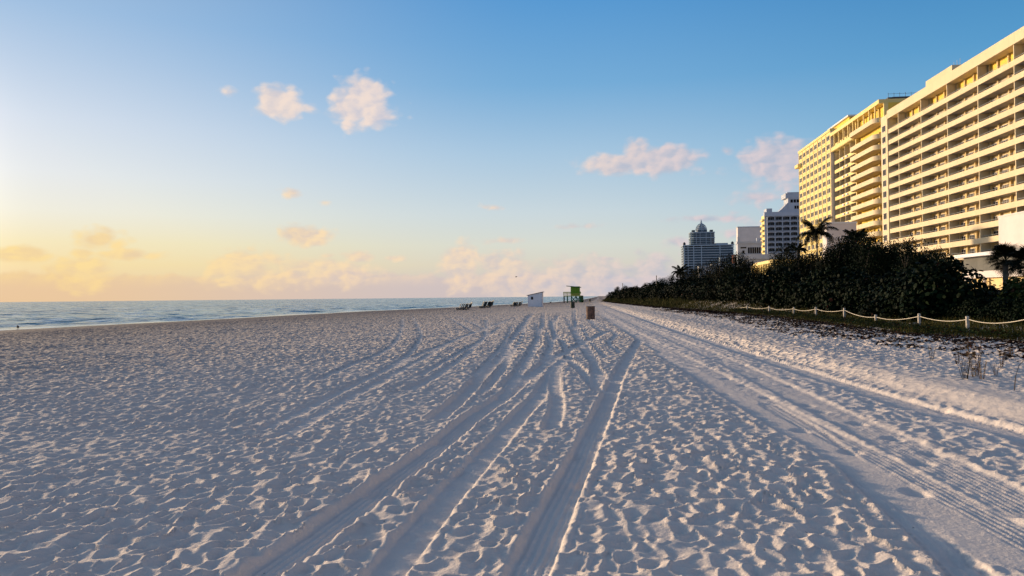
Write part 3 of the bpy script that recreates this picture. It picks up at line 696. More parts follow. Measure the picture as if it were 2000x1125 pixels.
T = thing('glass_tower', 'distant blue glass tower with a domed lantern and spire above a wide podium', 'skyscraper', (101, 900, 0))
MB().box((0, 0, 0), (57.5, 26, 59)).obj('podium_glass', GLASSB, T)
sm_ = MB().box((-.8, -.9, 0), (58.3, 26, .7)).mesh('floor_band', BAND)
for j in range(18): link('floor_band', sm_, T, (0, 0, 6+j*3.05))
for x in (0, 4.4, 11, 20, 41.5, 56.7): MB().box((x, -1.0, 0), (x+.9, -.91, 60)).obj('pier', BAND, T)
MB().box((-1, -1.2, 60.2), (58.5, 26.2, 61.4)).obj('podium_roof', BAND, T)
MB().box((12, 2, 61.41), (23, 20, 64)).box((38, 4, 61.41), (52, 20, 63.4)).obj('roof_hut', BAND, T)
for x in (.8, 56.7): MB().tube([(x, 1, 61.4), (x, 1, 63), (x, 1, 64.2), (x, 1, 65)], [1.4, 1.7, 1.2, .2], 10).obj('corner_dome', DARKM, T)
def ngon(cx, cy, rx, ry, n=12): return [(cx+rx*math.cos(2*math.pi*i/n), cy+ry*math.sin(2*math.pi*i/n)) for i in range(n)]
MB().prism([(8.5, 4), (12, .6), (33, .6), (36.5, 4), (36.5, 20), (8.5, 20)], 61.41, 76).obj('upper_glass', GLASSB, T)
for j in range(6): MB().prism([(8, 3.8), (11.7, .1), (33.3, .1), (37, 3.8), (37, 20.2), (8, 20.2)], 62.8+j*2.5, 63.15+j*2.5).obj('floor_band', BAND, T)
MB().prism([(7.8, 3.6), (11.5, -.1), (33.5, -.1), (37.2, 3.6), (37.2, 20.4), (7.8, 20.4)], 69.5, 70.2).prism([(8, 3.8), (11.7, .1), (33.3, .1), (37, 3.8), (37, 20.2), (8, 20.2)], 76.01, 76.9).obj('cornice', BAND, T)
for x in (9, 14.5, 19, 26, 31.5, 35.5): MB().box((x, -.15, 62), (x+.5, .09, 77.0)).obj('pier', BAND, T)
for j in range(4): MB().box((10+j*7, 1, 76.91), (13.5+j*7, 8, 79.2)).obj('roof_hut', GLASSB, T)
dm = MB()
for i in range(12):
    a = 2*math.pi*i/12; dm.tube([(22+6.6*math.cos(t)*math.cos(a), 10+6.6*math.cos(t)*math.sin(a), 79+8.6*math.sin(t)) for t in np.linspace(0, 1.35, 7)], .3, 4)
for zz, rr_ in ((79, 6.7), (82, 6.2), (85, 4.9)): dm.tube([(22+rr_*math.cos(a), 10+rr_*math.sin(a), zz) for a in np.linspace(0, 2*math.pi, 17)], .28, 4)
dm.obj('dome_ribs', BAND, T)
MB().tube([(22, 10, 76.9), (22, 10, 79), (22, 10, 83), (22, 10, 86)], [6.3, 6.2, 4.8, 1.6], 14).obj('dome', mat('dome_glass', (.33, .37, .40), .3, .1), T, smooth=True)
MB().tube([(22, 10, 86), (22, 10, 88), (22, 10, 93)], [2.2, 1.3, .1], 10).obj('spire', BAND, T)
wv = thing('white_villa', 'small white flat roofed house just above the hedge in front of the glass tower', 'house', (62, 470, 0))
MB().box((0, 0, 0), (8, 10, 19.5)).box((8.01, 0, 0), (22, 10, 21)).obj('wall', WHITE, wv); MB().box((13, 2, 21.01), (18, 6, 25)).obj('roof_hut', BAND, wv)
rdh = thing('apartment_building', 'small rust red and white striped block beside the glass tower podium', 'building', (108, 560, 0))
REDM = mat('rust_red_paint', (.26, .09, .06), .8, .1)
MB().box((-9, -2, 0), (1, 8, 31)).obj('wall', REDM, rdh)
for j in range(5): MB().box((-9.4, -2.5, 17+j*3), (1.2, -2.01, 18+j*3)).obj('floor_band', PINKW, rdh)

# ------------------------------------------------------------------ vegetation
def leaf_cloud(lobes, n, size, name, m, flat=.35, hexa=True, seed=0):
    rs_ = np.random.RandomState(seed); L = np.array(lobes); wts = (L[:, 3]*L[:, 4]*L[:, 5])**(2/3); wts /= wts.sum()
    which = rs_.choice(len(L), n, p=wts); dirs = rs_.normal(size=(n, 3)); dirs /= np.linalg.norm(dirs, axis=1)[:, None]
    rad = 1-.45*rs_.rand(n)**2.2+rs_.normal(size=n)*.05
    c = L[which, :3]+dirs*rad[:, None]*L[which, 3:6]
    nrm = dirs*.8+rs_.normal(size=(n, 3))*.55; nrm[:, 2] += flat; nrm /= np.linalg.norm(nrm, axis=1)[:, None]
    t = np.cross(nrm, rs_.normal(size=(n, 3))); t /= np.linalg.norm(t, axis=1)[:, None]; b = np.cross(nrm, t)
    s = size*(.6+.8*rs_.rand(n))[:, None]
    k = 5; vs = []
    for i in range(k):
        a = 2*math.pi*i/k+.3; vs.append(c+t*s*math.cos(a)*.55+b*s*math.sin(a)*.5+nrm*s*.08*((i % 2)-.5))
    V = np.stack(vs, 1).reshape(-1, 3); F_ = [tuple(range(i*k, i*k+k)) for i in range(n)]
    me = bpy.data.meshes.new(name); me.from_pydata(V.tolist(), [], F_); me.materials.append(m); me.update(); return me
def lobeset(n, w, h, rng, base=.12):
    out = [(0, 0, h*.5, w*.42, w*.42, h*.42)]
    for i in range(n):
        a = rng.random()*6.283; r = w*.38*math.sqrt(rng.random()); z = h*(base+.72*rng.random()); r *= 1-.45*(z/h)**2
        s = w*(.13+.13*rng.random()); out.append((r*math.cos(a), r*math.sin(a), z, s, s, s*(.7+.4*rng.random())))
    for i in range(n//2):
        a = rng.random()*6.283; r = w*.33*rng.random(); s = w*(.05+.07*rng.random()); out.append((r*math.cos(a), r*math.sin(a), h*(.88+.13*rng.random()), s, s, s*1.2))
    return out
rng = random.Random(11)
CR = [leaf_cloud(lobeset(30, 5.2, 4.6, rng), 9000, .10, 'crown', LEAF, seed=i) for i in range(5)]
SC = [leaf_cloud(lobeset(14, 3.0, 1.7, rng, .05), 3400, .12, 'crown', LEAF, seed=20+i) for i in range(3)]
CR2 = [leaf_cloud(lobeset(16, 3.8, 2.3, rng, .05), 1500, .24, 'crown', CREEP, seed=40+i) for i in range(2)]
def trunkmesh(h, seed, n=4):
    r_ = random.Random(seed); b = MB()
    for i in range(n):
        a = r_.random()*6.283; d_ = .5+.9*r_.random()
        b.tube([(.12*math.cos(a), .12*math.sin(a), -.3), (.3*d_*math.cos(a), .3*d_*math.sin(a), h*.3), (d_*math.cos(a), d_*math.sin(a), h*.62), (1.4*d_*math.cos(a+.3), 1.4*d_*math.sin(a+.3), h*.88)], [.11, .09, .06, .025], 5)
    return b.mesh('trunk', BARK)
TK = [trunkmesh(4.4, i) for i in range(3)]
def hedge_u(v): return float(gedge(v))+np.interp(v, [0, 30, 60, 120, 200], [6.6, 6.0, 5.6, 4.8, 3.6])
def on_hedge(x, off=0.0):
    lo = None
    for v in np.arange(14, 240, .5):
        u = hedge_u(v)+off; c, s = math.cos(PSI), math.sin(PSI); dd = -u*s+v*c
        xi_ = 1000+FPX*(u*c+v*s)/dd
        if xi_ <= x: return u, v
    return hedge_u(235)+off, 235.0
def tree(x, ytop, off, lab, kinds, wscale=1.0, base=4.75, group='sea grape trees of the hedge', name='sea_grape_tree', cat_='tree', minh=0):
    u, v = on_hedge(x, off); z0 = zat(u, v); zt = onv(x, ytop, v)[2]; h = max(zt-z0, minh or 1.0)
    s = h/base
    o = thing(name, lab, cat_, (u, v, z0-.05), rng.random()*6.28, group)
    o.scale = (s*wscale, s*wscale, s)
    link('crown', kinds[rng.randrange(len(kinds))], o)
    if base > 3: link('trunk', TK[rng.randrange(3)], o)
    return o
tops = [(1192, 566), (1206, 560), (1222, 558), (1242, 558), (1262, 553), (1278, 549), (1294, 544), (1312, 538), (1334, 532), (1352, 524), (1372, 518), (1395, 511), (1418, 502), (1440, 497), (1458, 510), (1480, 524), (1503, 520), (1528, 494), (1550, 484), (1574, 494), (1600, 506),
        (1628, 486), (1650, 466), (1676, 459), (1702, 464), (1728, 482), (1755, 480), (1782, 474), (1804, 494), (1828, 488), (1852, 496)]
sym = {1192: 'farthest dark sea grape tree where the hedge meets the open beach', 1442: 'sea grape tree below the blank pink slab block', 1550: 'rounded sea grape tree just left of the tall coconut palm',
       1676: 'tallest dark sea grape tree in front of the curved balconies', 1782: 'spiky topped sea grape tree before the long balcony block'}
ORD = 'first second third fourth fifth sixth seventh eighth ninth tenth eleventh twelfth thirteenth fourteenth fifteenth sixteenth seventeenth eighteenth nineteenth twentieth'.split()
def ordn(i):
    if i < 20: return ORD[i]
    t = {2: 'twenty', 3: 'thirty', 4: 'forty', 5: 'fifty'}[(i+1)//10]; u_ = (i+1) % 10
    return t+'-'+ORD[u_-1] if u_ else {'twenty': 'twentieth', 'thirty': 'thirtieth', 'forty': 'fortieth', 'fifty': 'fiftieth'}[t]
def near_to(x):
    L_ = [(1240, 'young palm'), (1282, 'tall thin pole'), (1385, 'distant glass tower'), (1470, 'blank pink slab block'), (1530, 'arched balcony hotel'), (1600, 'tall coconut palm'), (1672, 'small palm crown'), (1735, 'stair windows of the long block'), (1800, 'first balcony bays'), (1870, 'pavilion gap'), (1960, 'fan palm')]
    return min(L_, key=lambda q: abs(q[0]-x))[1]
for i, (x, y) in enumerate(tops):
    lab = sym.get(x, '%s dark tree from the hedge far end, before the %s' % (ordn(i), near_to(x)))
    tree(x, y, 0.6*((i % 3)-1)+1.2, lab, CR, .66 if x < 1800 else .5)
    if x < 1800 and not 1440 < x < 1520: tree(x+11, y+20, 3.6, '%s tree from the far end in the row behind the hedge front' % ordn(i), CR, 1.1, group='sea grape trees behind the front row')
fx = 1195
fi = 0
while fx < 2060:
    u, v = on_hedge(fx, -1.0)
    hh = 1.7+.8*rng.random(); c_ = SC if fi % 4 else SC
    o = thing('sea_grape_shrub', '%s low shrub from the far end at the foot of the hedge' % ordn(fi), 'shrub', (u-.3*rng.random(), v, zat(u, v)-.05), rng.random()*6.28, 'low shrubs along the foot of the hedge')
    s = (hh if fx < 1872 else .75+.2*rng.random())/1.7; o.scale = (s, s, s); link('crown', SC[rng.randrange(3)], o)
    fx += max(9, 2.3*1444/max(v, 1)*.33); fi += 1
# gap and right-hand end of the hedge: low leafy shrubs, off-frame trees
for i, (x, y, off) in enumerate(((1915, 582, .5), (1938, 580, 1.5), (1962, 572, .4), (1985, 564, 2.0), (2014, 552, .8), (1925, 580, 4.5), (2005, 545, 5.0), (1978, 560, 6.0))):
    tree(x, y, off, '%s leafy shrub between the pavilion gap and the right edge' % ordn(i), CR2, 1.0, 2.35, 'leafy shrubs around the fan palm', 'beach_shrub', 'shrub')
for i, (x, y, off) in enumerate(((2110, 470, 1.5), (2180, 440, 1.0), (2280, 430, 1.5), (2090, 500, 4.0))):
    tree(x, y, off, '%s sea grape tree past the fan palm at the right edge' % ordn(i), CR, group='sea grape trees at the right end')

# --- palms
def frond_mesh(L_, droop, pairs, ll, seed, stiff=False):
    r_ = random.Random(seed); b = MB(); pts = []
    for i in range(9):
        t = i/8; a = math.radians(50)*(1-t)-droop*t*t
        pts.append((t, a))
    P3 = [Vector((0, 0, 0))]
    for i in range(1, 9):
        a = math.radians(48)-droop*(i/8)**1.3; P3.append(P3[-1]+Vector((math.cos(a), 0, math.sin(a)))*L_/8)
    b.tube(P3, [.035*(1-.8*i/8) for i in range(9)], 4)
    for i in range(pairs):
        t = .1+.9*i/pairs; k = min(int(t*8), 7); f = t*8-k; p = P3[k].lerp(P3[k+1], f); tg = (P3[k+1]-P3[k]).normalized()
        l_ = ll*(math.sin(math.pi*min(1, t*.85+.12))**.6)*(.85+.3*r_.random())
        for sd in (-1, 1):
            d_ = (tg*.55+Vector((0, sd, 0))*.8+Vector((0, 0, -.35-.3*r_.random()))).normalized(); e = p+d_*l_+Vector((0, 0, -l_*.25)); mid = p+d_*l_*.55
            w = tg*.030
            b.face([p-w, mid-w*1.2, e, mid+w*1.2, p+w])
    return b.mesh('frond', PALM)
def palm(name, lab, u, v, h, L_, n, seed, lean=(0, 0), grp=None, spread=1.0, scale_tr=1.0):
    r_ = random.Random(seed); z0 = zat(u, v)
    o = thing(name, lab, 'palm', (u, v, z0), 0, grp); tp = Vector((lean[0], lean[1], h-z0))
    MB().tube([(0, 0, -.3), (lean[0]*.3, lean[1]*.3, tp.z*.4), (lean[0]*.65, lean[1]*.65, tp.z*.75), tuple(tp)], [.17*scale_tr, .13*scale_tr, .11*scale_tr, .10*scale_tr], 8).obj('trunk', PBARK, o, smooth=True)
    ms = [frond_mesh(L_, dr, 34, L_*.24, seed+k) for k, dr in enumerate((1.1, 1.7, 2.2))]
    for i in range(n):
        a = i*2.4+r_.random()*.5; tilt = (r_.random()*1.5-.95)*spread
        k = 0 if tilt < -.3 else (1 if tilt < .15 else 2)
        link('frond', ms[k], o, tp, (0, tilt*.75, a), (.85+.3*r_.random(),)*3)
    return o
def at_u(x, u):
    t = (x-1000)/FPX; c, s = math.cos(PSI), math.sin(PSI); return u*(c+t*s)/(t*c-s)
v_ = at_u(1598, 32); palm('coconut_palm', 'tall coconut palm standing against the yellow window grid block', 32, v_, onv(1600, 458, v_)[2], 3.5, 24, 5, (0, .4))
v_ = at_u(1672, 30); palm('coconut_palm', 'small palm crown poking out of the hedge beside the lilac grey wall', 30, v_, onv(1672, 474, v_)[2], 2.1, 18, 9)
u_, v_ = on_hedge(1245, -.3); palm('coconut_palm', 'young coconut palm with upright fronds near the far end of the hedge', u_, v_, 2.3, 3.0, 12, 13, spread=.4)
u_, v_ = on_hedge(1330, 2.5); palm('coconut_palm', 'palm crown above the hedge left of the distant glass tower', u_, v_, onv(1330, 533, v_)[2], 1.7, 14, 17)
u_, v_ = on_hedge(1562, 8); palm('coconut_palm', 'thin leaning palm top just left of the tall coconut palm', u_, v_, onv(1580, 488, v_)[2], 1.3, 9, 19, spread=.8)
# fan palm
def fan_mesh(seed):
    r_ = random.Random(seed); b = MB(); st = Vector((.75, 0, .25)); b.tube([(0, 0, 0), tuple(st)], .02, 4)
    for i in range(22):
        a = -1.9+3.8*i/21; l_ = .85*(.8+.2*math.cos(a))*(.9+.2*r_.random()); d_ = Vector((math.cos(a), math.sin(a), .1-.2*abs(math.sin(a)))); e = st+d_*l_+Vector((0, 0, -.25*l_))
        sd = d_.cross(Vector((0, 0, 1))).normalized()*.035; m_ = st+d_*l_*.55
        b.face([st, m_-sd, e, m_+sd])
    return b.mesh('fan_leaf', PALM)
fm_ = [fan_mesh(i) for i in range(3)]
def fanpalm(u, v, h, sc, lab, grp=None):
    z0 = zat(u, v); o = thing('fan_palm', lab, 'palm', (u, v, z0), 0, grp); MB().tube([(0, 0, -.3), (0, .1, (h-z0)*.5), (0, .1, h-z0)], [.2, .17, .18], 8).obj('trunk', PBARK, o, smooth=True)
    r_ = random.Random(3)
    for i in range(46):
        z = r_.random(); link('fan_leaf', fm_[i % 3], o, (0, .1, h-z0+.1*z), (0, -1.25+2.3*(1-z), i*2.4), (sc*(.8+.3*r_.random()),)*3)
v_ = at_u(1966, 27); fanpalm(27, v_, onv(1966, 512, v_)[2], .85, 'fan palm with a round crown in front of the blank annex wall')
v_ = at_u(2012, 26); fanpalm(26, v_, onv(2012, 520, v_)[2], .85, 'fan palm cut by the right edge of the picture')

# --- dune grass (two meshes kept as stuff)
def blades(name, n, vr, dens_pow, hgt, wid, m, lab, offr, seed, lean=.35):
    rs_ = np.random.RandomState(seed)
    v = vr[0]+(vr[1]-vr[0])*rs_.rand(n)**dens_pow
    q = offr[0]+(offr[1]-offr[0])*rs_.rand(n)
    edge = gedge(v)+.8*perlin(v*.5, v*0, 77)+.5*perlin(v*1.7, v*0, 78)
    u = edge+q
    keep = (perlin(u*.9, v*.9, 80) > -.35+.45*np.exp(-q/.7)-.25) ; u, v, q = u[keep], v[keep], q[keep]; n = len(u)
    z = elev(u, v)-.02
    h = hgt*(.45+.75*rs_.rand(n))*(.45+.55*sst(q, 0, 1.5))*(1+.5*perlin(u*.5, v*.5, 81)); a = rs_.rand(n)*6.283; ln = lean*h*(.3+rs_.rand(n))
    w = wid*(1+v/60.)*(.6+.8*rs_.rand(n)); b = rs_.rand(n)*6.283
    p0 = np.stack([u-w*np.cos(b), v-w*np.sin(b), z], -1); p1 = np.stack([u+w*np.cos(b), v+w*np.sin(b), z], -1)
    p2 = np.stack([u+ln*np.cos(a), v+ln*np.sin(a), z+h], -1)
    V = np.stack([p0, p1, p2], 1).reshape(-1).astype(np.float32)
    me = bpy.data.meshes.new(name); me.vertices.add(n*3); me.vertices.foreach_set('co', V); me.loops.add(n*3); me.loops.foreach_set('vertex_index', np.arange(n*3, dtype=np.int32)); me.polygons.add(n)
    me.polygons.foreach_set('loop_start', np.arange(0, n*3, 3, dtype=np.int32)); me.update(calc_edges=True); me.materials.append(m)
    return tag(link(name, me), lab, None, None, 'stuff')
blades('dune_grass', 110000, (13, 90), 1.5, .35, .012, GRASS, 'brown green dune grass between the sand and the hedge', (0, 6.5), 1)
blades('dune_grass', 50000, (85, 240), 1.0, .75, .02, GRASS, 'distant brown green dune grass below the far hedge', (0, 5.5), 2)

# --- leaf litter and creeping plants on the white sand
def scatter(name, n, vr, off, size, m, lab, seed, flat=True, thick=.02, powv=1.3, powq=1.0):
    rs_ = np.random.RandomState(seed); v = vr[0]+(vr[1]-vr[0])*rs_.rand(n)**powv; q = off[0]*rs_.rand(n)**powq+off[1]
    u = gedge(v)-q+.4*rs_.rand(n); k_ = perlin(u*1.1, v*1.1, 90+seed) > -.25+.3*(q/off[0]); u, v = u[k_], v[k_]; n = len(u)
    z, _ = sand_height(u, v)
    s = size*(.5+rs_.rand(n)*1.1); a = rs_.rand(n)*6.283; vs = []
    nx, ny = rs_.normal(size=n)*.35, rs_.normal(size=n)*.35
    zz = z+thick*(.3+rs_.rand(n))
    for i in range(4):
        t = a+math.pi/2*i; f = (1.0, .5)[i % 2]; dx_, dy_ = np.cos(t)*s*f, np.sin(t)*s*f
        vs.append(np.stack([u+dx_, v+dy_, zz+nx*dx_+ny*dy_+(.25*s if i % 2 else 0)], -1))
    V = np.stack(vs, 1).reshape(-1, 3); me = bpy.data.meshes.new(name); me.from_pydata(V.tolist(), [], [(i*4, i*4+1, i*4+2, i*4+3) for i in range(n)]); me.materials.append(m); me.update()
    return tag(link(name, me), lab, None, None, 'stuff')
scatter('leaf_litter', 20000, (7, 75), (3.6, -.4), .055, LITTER, 'dark dead leaves scattered over the white sand beside the grass', 1, powq=1.5)
scatter('leaf_litter', 5000, (55, 190), (1.8, -.4), .11, LITTER, 'distant dark leaves scattered along the grass edge', 3, powv=1.0)
scatter('beach_creeper', 9000, (13, 60), (1.1, -1.6), .05, CREEP, 'low creeping green leaves at the edge of the grass', 2, thick=.2, powv=1.2)

# --- dry weeds standing in the sand
def weed_mesh(seed, h=.42):
    r_ = random.Random(seed); b = MB()
    for i in range(11):
        a = r_.random()*6.283; l_ = h*(.55+.6*r_.random()); sp_ = .3*r_.random(); p1 = (sp_*l_*math.cos(a)*.5+.04*math.cos(a), sp_*l_*math.sin(a)*.5+.04*math.sin(a), l_*.55); p2 = (sp_*l_*math.cos(a)*1.6, sp_*l_*math.sin(a)*1.6, l_)
        b.tube([(.03*math.cos(a), .03*math.sin(a), -.03), p1, p2], [.004, .003, .002], 3)
        for k in range(9):
            t = .3+.7*r_.random(); p = Vector(p1).lerp(Vector(p2), t) if r_.random() > .4 else Vector((0, 0, 0)).lerp(Vector(p1), t); d_ = Vector((r_.uniform(-1, 1), r_.uniform(-1, 1), r_.uniform(-.2, .8))).normalized()*.035; n_ = d_.cross(Vector((0, 0, 1)))*.4
            b.face([p, p+d_*.5+n_, p+d_, p+d_*.5-n_])
    return b.mesh('dry_weed', DRYW)
wm = [weed_mesh(i) for i in range(3)]
def gz(x, y):
    u, v = ground(x, y, .1); z, _ = sand_height(np.array([u]), np.array([v])); return u, v, float(z[0])
for i, (x, y, s, lb_) in enumerate([(1885, 748, 1.1, 'tallest dry weed standing on the white sand nearest the road bank'), (1905, 742, 1.25, 'bushy dry weed just right of the tallest one on the white sand'), (1918, 745, .8, 'short dry weed at the foot of the bushy pair'), (1820, 705, .7, 'small reddish dry weed left of the bushy pair'),
                                  (1955, 722, .75, 'small dry weed between the bushy pair and the grass edge'), (1945, 738, .5, 'tiny dry weed right of the bushy pair'), (1870, 712, .6, 'small dry weed halfway to the grass edge'), (1975, 700, .6, 'small reddish dry weed close to the grass edge at the right')]):
    u, v, z = gz(x, y); o = link('dry_weed', wm[i % 3], None, (u, v, z), (0, 0, i*1.3), (s,)*3); tag(o, lb_, 'weed', 'dry weeds on the white sand')
u, v, z = gz(1981, 770)
tag(MB().tube([(0, 0, -.02), (.02, 0, .2), (.08, .02, .36), (.17, .03, .45)], [.007, .006, .005, .003], 4).obj('bent_stalk', DRYW, None, (u, v, z)), 'single thin bent stalk sticking out of the sand near the right edge', 'stalk')
u, v = on_hedge(1786, -3.4)
tag(MB().tube([(-.28, 0, .02), (-.1, .02, .1), (.15, 0, .13), (.3, -.02, .03)], [.05, .12, .13, .04], 8).obj('driftwood', mat('pale_driftwood', (.34, .27, .2), .9, .3, 6), None, (u, v, zat(u, v)+.03), smooth=True), 'pale lump of driftwood lying at the grass edge below the rope fence', 'driftwood')

# --- rope fence
FN = thing('rope_fence', 'low fence of pale round posts joined by a sagging rope along the grass', 'fence', (12, 30, 0))
posts = [(2120, 612, 17.0), (2010, 616, 20.5), (1890.5, 618, 24), (1795.5, 613, 27.4), (1711, 615, 31.5), (1649, 602, 35.5), (1594, 600, 40), (1550, 600, 45), (1502, 598, 50), (1460, 597, 56), (1423, 596, 66), (1400, 595, 74), (1378, 593, 84)]
pp = []
for x, y, dpt in posts:
    r = ray(x, y); p = r*dpt; p = Vector((p.x, p.y, p.z+EYE)); gzv = zat(p.x, p.y); pp.append(p)
    lx = rng.uniform(-.03, .03)
    o = MB().tube([(0, 0, gzv-.3-p.z), (lx*.5, 0, -.3), (lx, 0, 0), (lx, 0, .012)], [.06, .06, .058, .035], 8).obj('post', WOODP, FN, p-Vector((12, 30, 0)), smooth=False)
for a, b in zip(pp, pp[1:]):
    sag = .1+.03*rng.random(); pts = [a.lerp(b, t)+Vector((0, 0, -.09-sag*4*t*(1-t)*(1+.3*(1 if a.z > b.z else -1)*(t-.5)))) for t in np.linspace(0, 1, 11)]
    MB().tube([p-Vector((12, 30, 0)) for p in pts], .012, 6).obj('rope', ROPE, FN)

# --- poles
for x, y, dpt, lb_ in ((1282, 538, 128, 'tall thin dark pole standing in front of the hedge beside the young palm'), (1216, 553, 172, 'shorter thin dark pole at the far end of the hedge')):
    p = ray(x, y)*dpt; z0 = zat(p.x, p.y)
    tag(MB().tube([(0, 0, -.2), (0, 0, p.z+EYE-z0)], [.09, .07], 8).obj('pole', DARKM, None, (p.x, p.y, z0)), lb_, 'pole')

# ------------------------------------------------------------------ beach objects
def pt(x, y, z=0.0):
    u, v = ground(x, y, z); return u, v, zat(u, v)
def barrel(x, y, sc, m, lab, rz=0):
    u, v, z = pt(x, y); o = thing('trash_barrel', lab, 'barrel', (u, v, z-.03), rz, 'trash barrels on the beach'); o.scale = (sc,)*3
    prof = [(0, .28), (.01, .292), (.28, .29), (.30, .302), (.32, .29), (.58, .29), (.60, .302), (.62, .29), (.885, .29), (.90, .30), (.91, .29)]
    b = MB(); n = 28; k = 0
    for z_, r_ in prof:
        for j in range(n): b.v.append((r_*math.cos(2*math.pi*j/n), r_*math.sin(2*math.pi*j/n), z_))
    inner_ = [(.905, .275), (.5, .27)]
    for z_, r_ in inner_:
        for j in range(n): b.v.append((r_*math.cos(2*math.pi*j/n), r_*math.sin(2*math.pi*j/n), z_))
    for i in range(len(prof)+len(inner_)-1):
        for j in range(n): b.f.append((i*n+j, i*n+(j+1) % n, (i+1)*n+(j+1) % n, (i+1)*n+j)); b.m.append(0)
    b.f.append(tuple((len(prof)+1)*n+j for j in range(n))); b.m.append(0)
    b.obj('drum', m, o)
    MB().tube([(.30*math.cos(a), .30*math.sin(a), .9) for a in np.linspace(0, 2*math.pi, 25)], .014, 5).obj('rim', DARKM, o)
    return o
barrel(1153.5, 624, 1.0, RUST, 'big rusty brown trash barrel beside the vehicle road', .5)
barrel(1118.5, 602, .95, DKGREEN, 'dark green trash barrel in front of the lifeguard tower')
barrel(1152, 589, .85, DKGREEN, 'tiny far dark barrel right of the lifeguard tower')

# shed
u, v, z = pt(1045, 599.5)
sh = thing('beach_shed', 'small white wooden shed with a slanting roof and one square window', 'shed', (u, v, z), -.05)
px = v/1444*1.0
Wd, D_, hl, hr = 2.15, 1.5, 1.75, 2.2
def quad_prism(b, x0, x1, y0, y1, za, zb, z0=-.1):
    k = len(b.v); b.v += [(x0, y0, z0), (x1, y0, z0), (x1, y1, z0), (x0, y1, z0), (x0, y0, za), (x1, y0, zb), (x1, y1, zb), (x0, y1, za)]
    for q_ in ((3, 2, 1, 0), (4, 5, 6, 7), (0, 1, 5, 4), (1, 2, 6, 5), (2, 3, 7, 6), (3, 0, 4, 7)): b.f.append(tuple(k+i for i in q_)); b.m.append(0)
    return b
quad_prism(MB(), -Wd/2, Wd/2, 0, D_, hl, hr).obj('wall', SHEDW, sh)
quad_prism(MB(), -Wd/2-.18, Wd/2+.14, -.12, D_+.12, hl+.06+.0, hr+.10, 1.7).v
b = MB(); k = 0
b.v += [(-Wd/2-.18, -.12, hl-.03), (Wd/2+.14, -.12, hr+.04), (Wd/2+.14, D_+.12, hr+.04), (-Wd/2-.18, D_+.12, hl-.03), (-Wd/2-.18, -.12, hl+.05), (Wd/2+.14, -.12, hr+.12), (Wd/2+.14, D_+.12, hr+.12), (-Wd/2-.18, D_+.12, hl+.05)]
for q_ in ((3, 2, 1, 0), (4, 5, 6, 7), (0, 1, 5, 4), (1, 2, 6, 5), (2, 3, 7, 6), (3, 0, 4, 7)): b.f.append(q_); b.m.append(0)
b.obj('roof', mat('grey_roof_felt', (.22, .21, .22), .9, .2, 3), sh)
wn = MB().box((-.60, -.035, 1.12), (-.28, -.004, 1.55)).obj('window', GLASS, sh)
MB().box((-.64, -.05, 1.08), (-.60, -.005, 1.59)).box((-.28, -.05, 1.08), (-.24, -.005, 1.59)).box((-.6, -.05, 1.08), (-.28, -.005, 1.12)).box((-.6, -.05, 1.55), (-.28, -.005, 1.59)).obj('window_frame', SHEDW, wn)
dr_ = MB().box((.35, -.03, .02), (.95, -.004, 1.75)).obj('door', SHEDW, sh); MB().box((.42, -.06, .9), (.46, -.031, 1.0)).obj('handle', DARKM, dr_)
for x_ in (-Wd/2-.02, Wd/2-.06): MB().box((x_, -.045, -.1), (x_+.08, -.005, (hl if x_ < 0 else hr)-.06)).obj('corner_board', SHEDW, sh)

# lifeguard tower
u, v, z = pt(1118, 591)
LT = thing('lifeguard_tower', 'lime green wooden lifeguard tower on stilts with a slanting roof and side deck', 'lifeguard tower', (u, v, z))
k_ = v/1444*1.0*1.0
def X_(px_): return (px_-1118)*k_
def Zh(py): return (591-py)*k_
MB().box((X_(1115), 0, Zh(576.5)), (X_(1132.5), 2.2, Zh(560)+.12)).obj('cabin', GREEN, LT)
for j in range(7):
    zz = Zh(576.5)+.1+j*.27; MB().box((X_(1115)-.02, -.025, zz), (X_(1132.5)+.02, -.003, zz+.23)).obj('board', GREEN, LT)
b = MB(); x0, x1 = X_(1106.5), X_(1135)
b.v += [(x0, -.4, Zh(558.6)), (x1, -.4, Zh(561.6)), (x1, 2.6, Zh(561.6)), (x0, 2.6, Zh(558.6)), (x0, -.4, Zh(557.4)), (x1, -.4, Zh(560.3)), (x1, 2.6, Zh(560.3)), (x0, 2.6, Zh(557.4))]
for q_ in ((3, 2, 1, 0), (4, 5, 6, 7), (0, 1, 5, 4), (1, 2, 6, 5), (2, 3, 7, 6), (3, 0, 4, 7)): b.f.append(q_); b.m.append(0)
b.obj('roof', GREENT, LT)
MB().box((X_(1101), -.2, Zh(578.6)), (X_(1135), 2.4, Zh(576.5)-.01)).obj('deck', YELG, LT)
for px_ in (1101.5, 1108, 1116, 1125, 1133):
    for y_ in (-.1, 2.2): MB().bar((X_(px_), y_, -.2), (X_(px_), y_, Zh(577.9)), .2).obj('leg', GREENT if px_ > 1105 else DARKM, LT)
for a_, b_ in ((1116, 1125), (1125, 1133), (1133, 1125), (1125, 1116)): MB().bar((X_(a_), -.22, .15), (X_(b_), -.22, Zh(578.5)), .2, .2).obj('brace', GREENT, LT)
for zz in (570.5, 573.6): MB().bar((X_(1101), -.15, Zh(zz)), (X_(1115), -.15, Zh(zz)), 0.16, .22).obj('rail', YELG, LT); MB().bar((X_(1101), 2.3, Zh(zz)), (X_(1115), 2.3, Zh(zz)), 0.16, .22).obj('rail', YELG, LT); MB().bar((X_(1101), -.15, Zh(zz)), (X_(1101), 2.3, Zh(zz)), 0.16, .22).obj('rail', YELG, LT)
for px_ in (1101.3, 1108): MB().bar((X_(px_), -.15, Zh(577)), (X_(px_), -.15, Zh(570)), .12).obj('rail_post', YELG, LT)
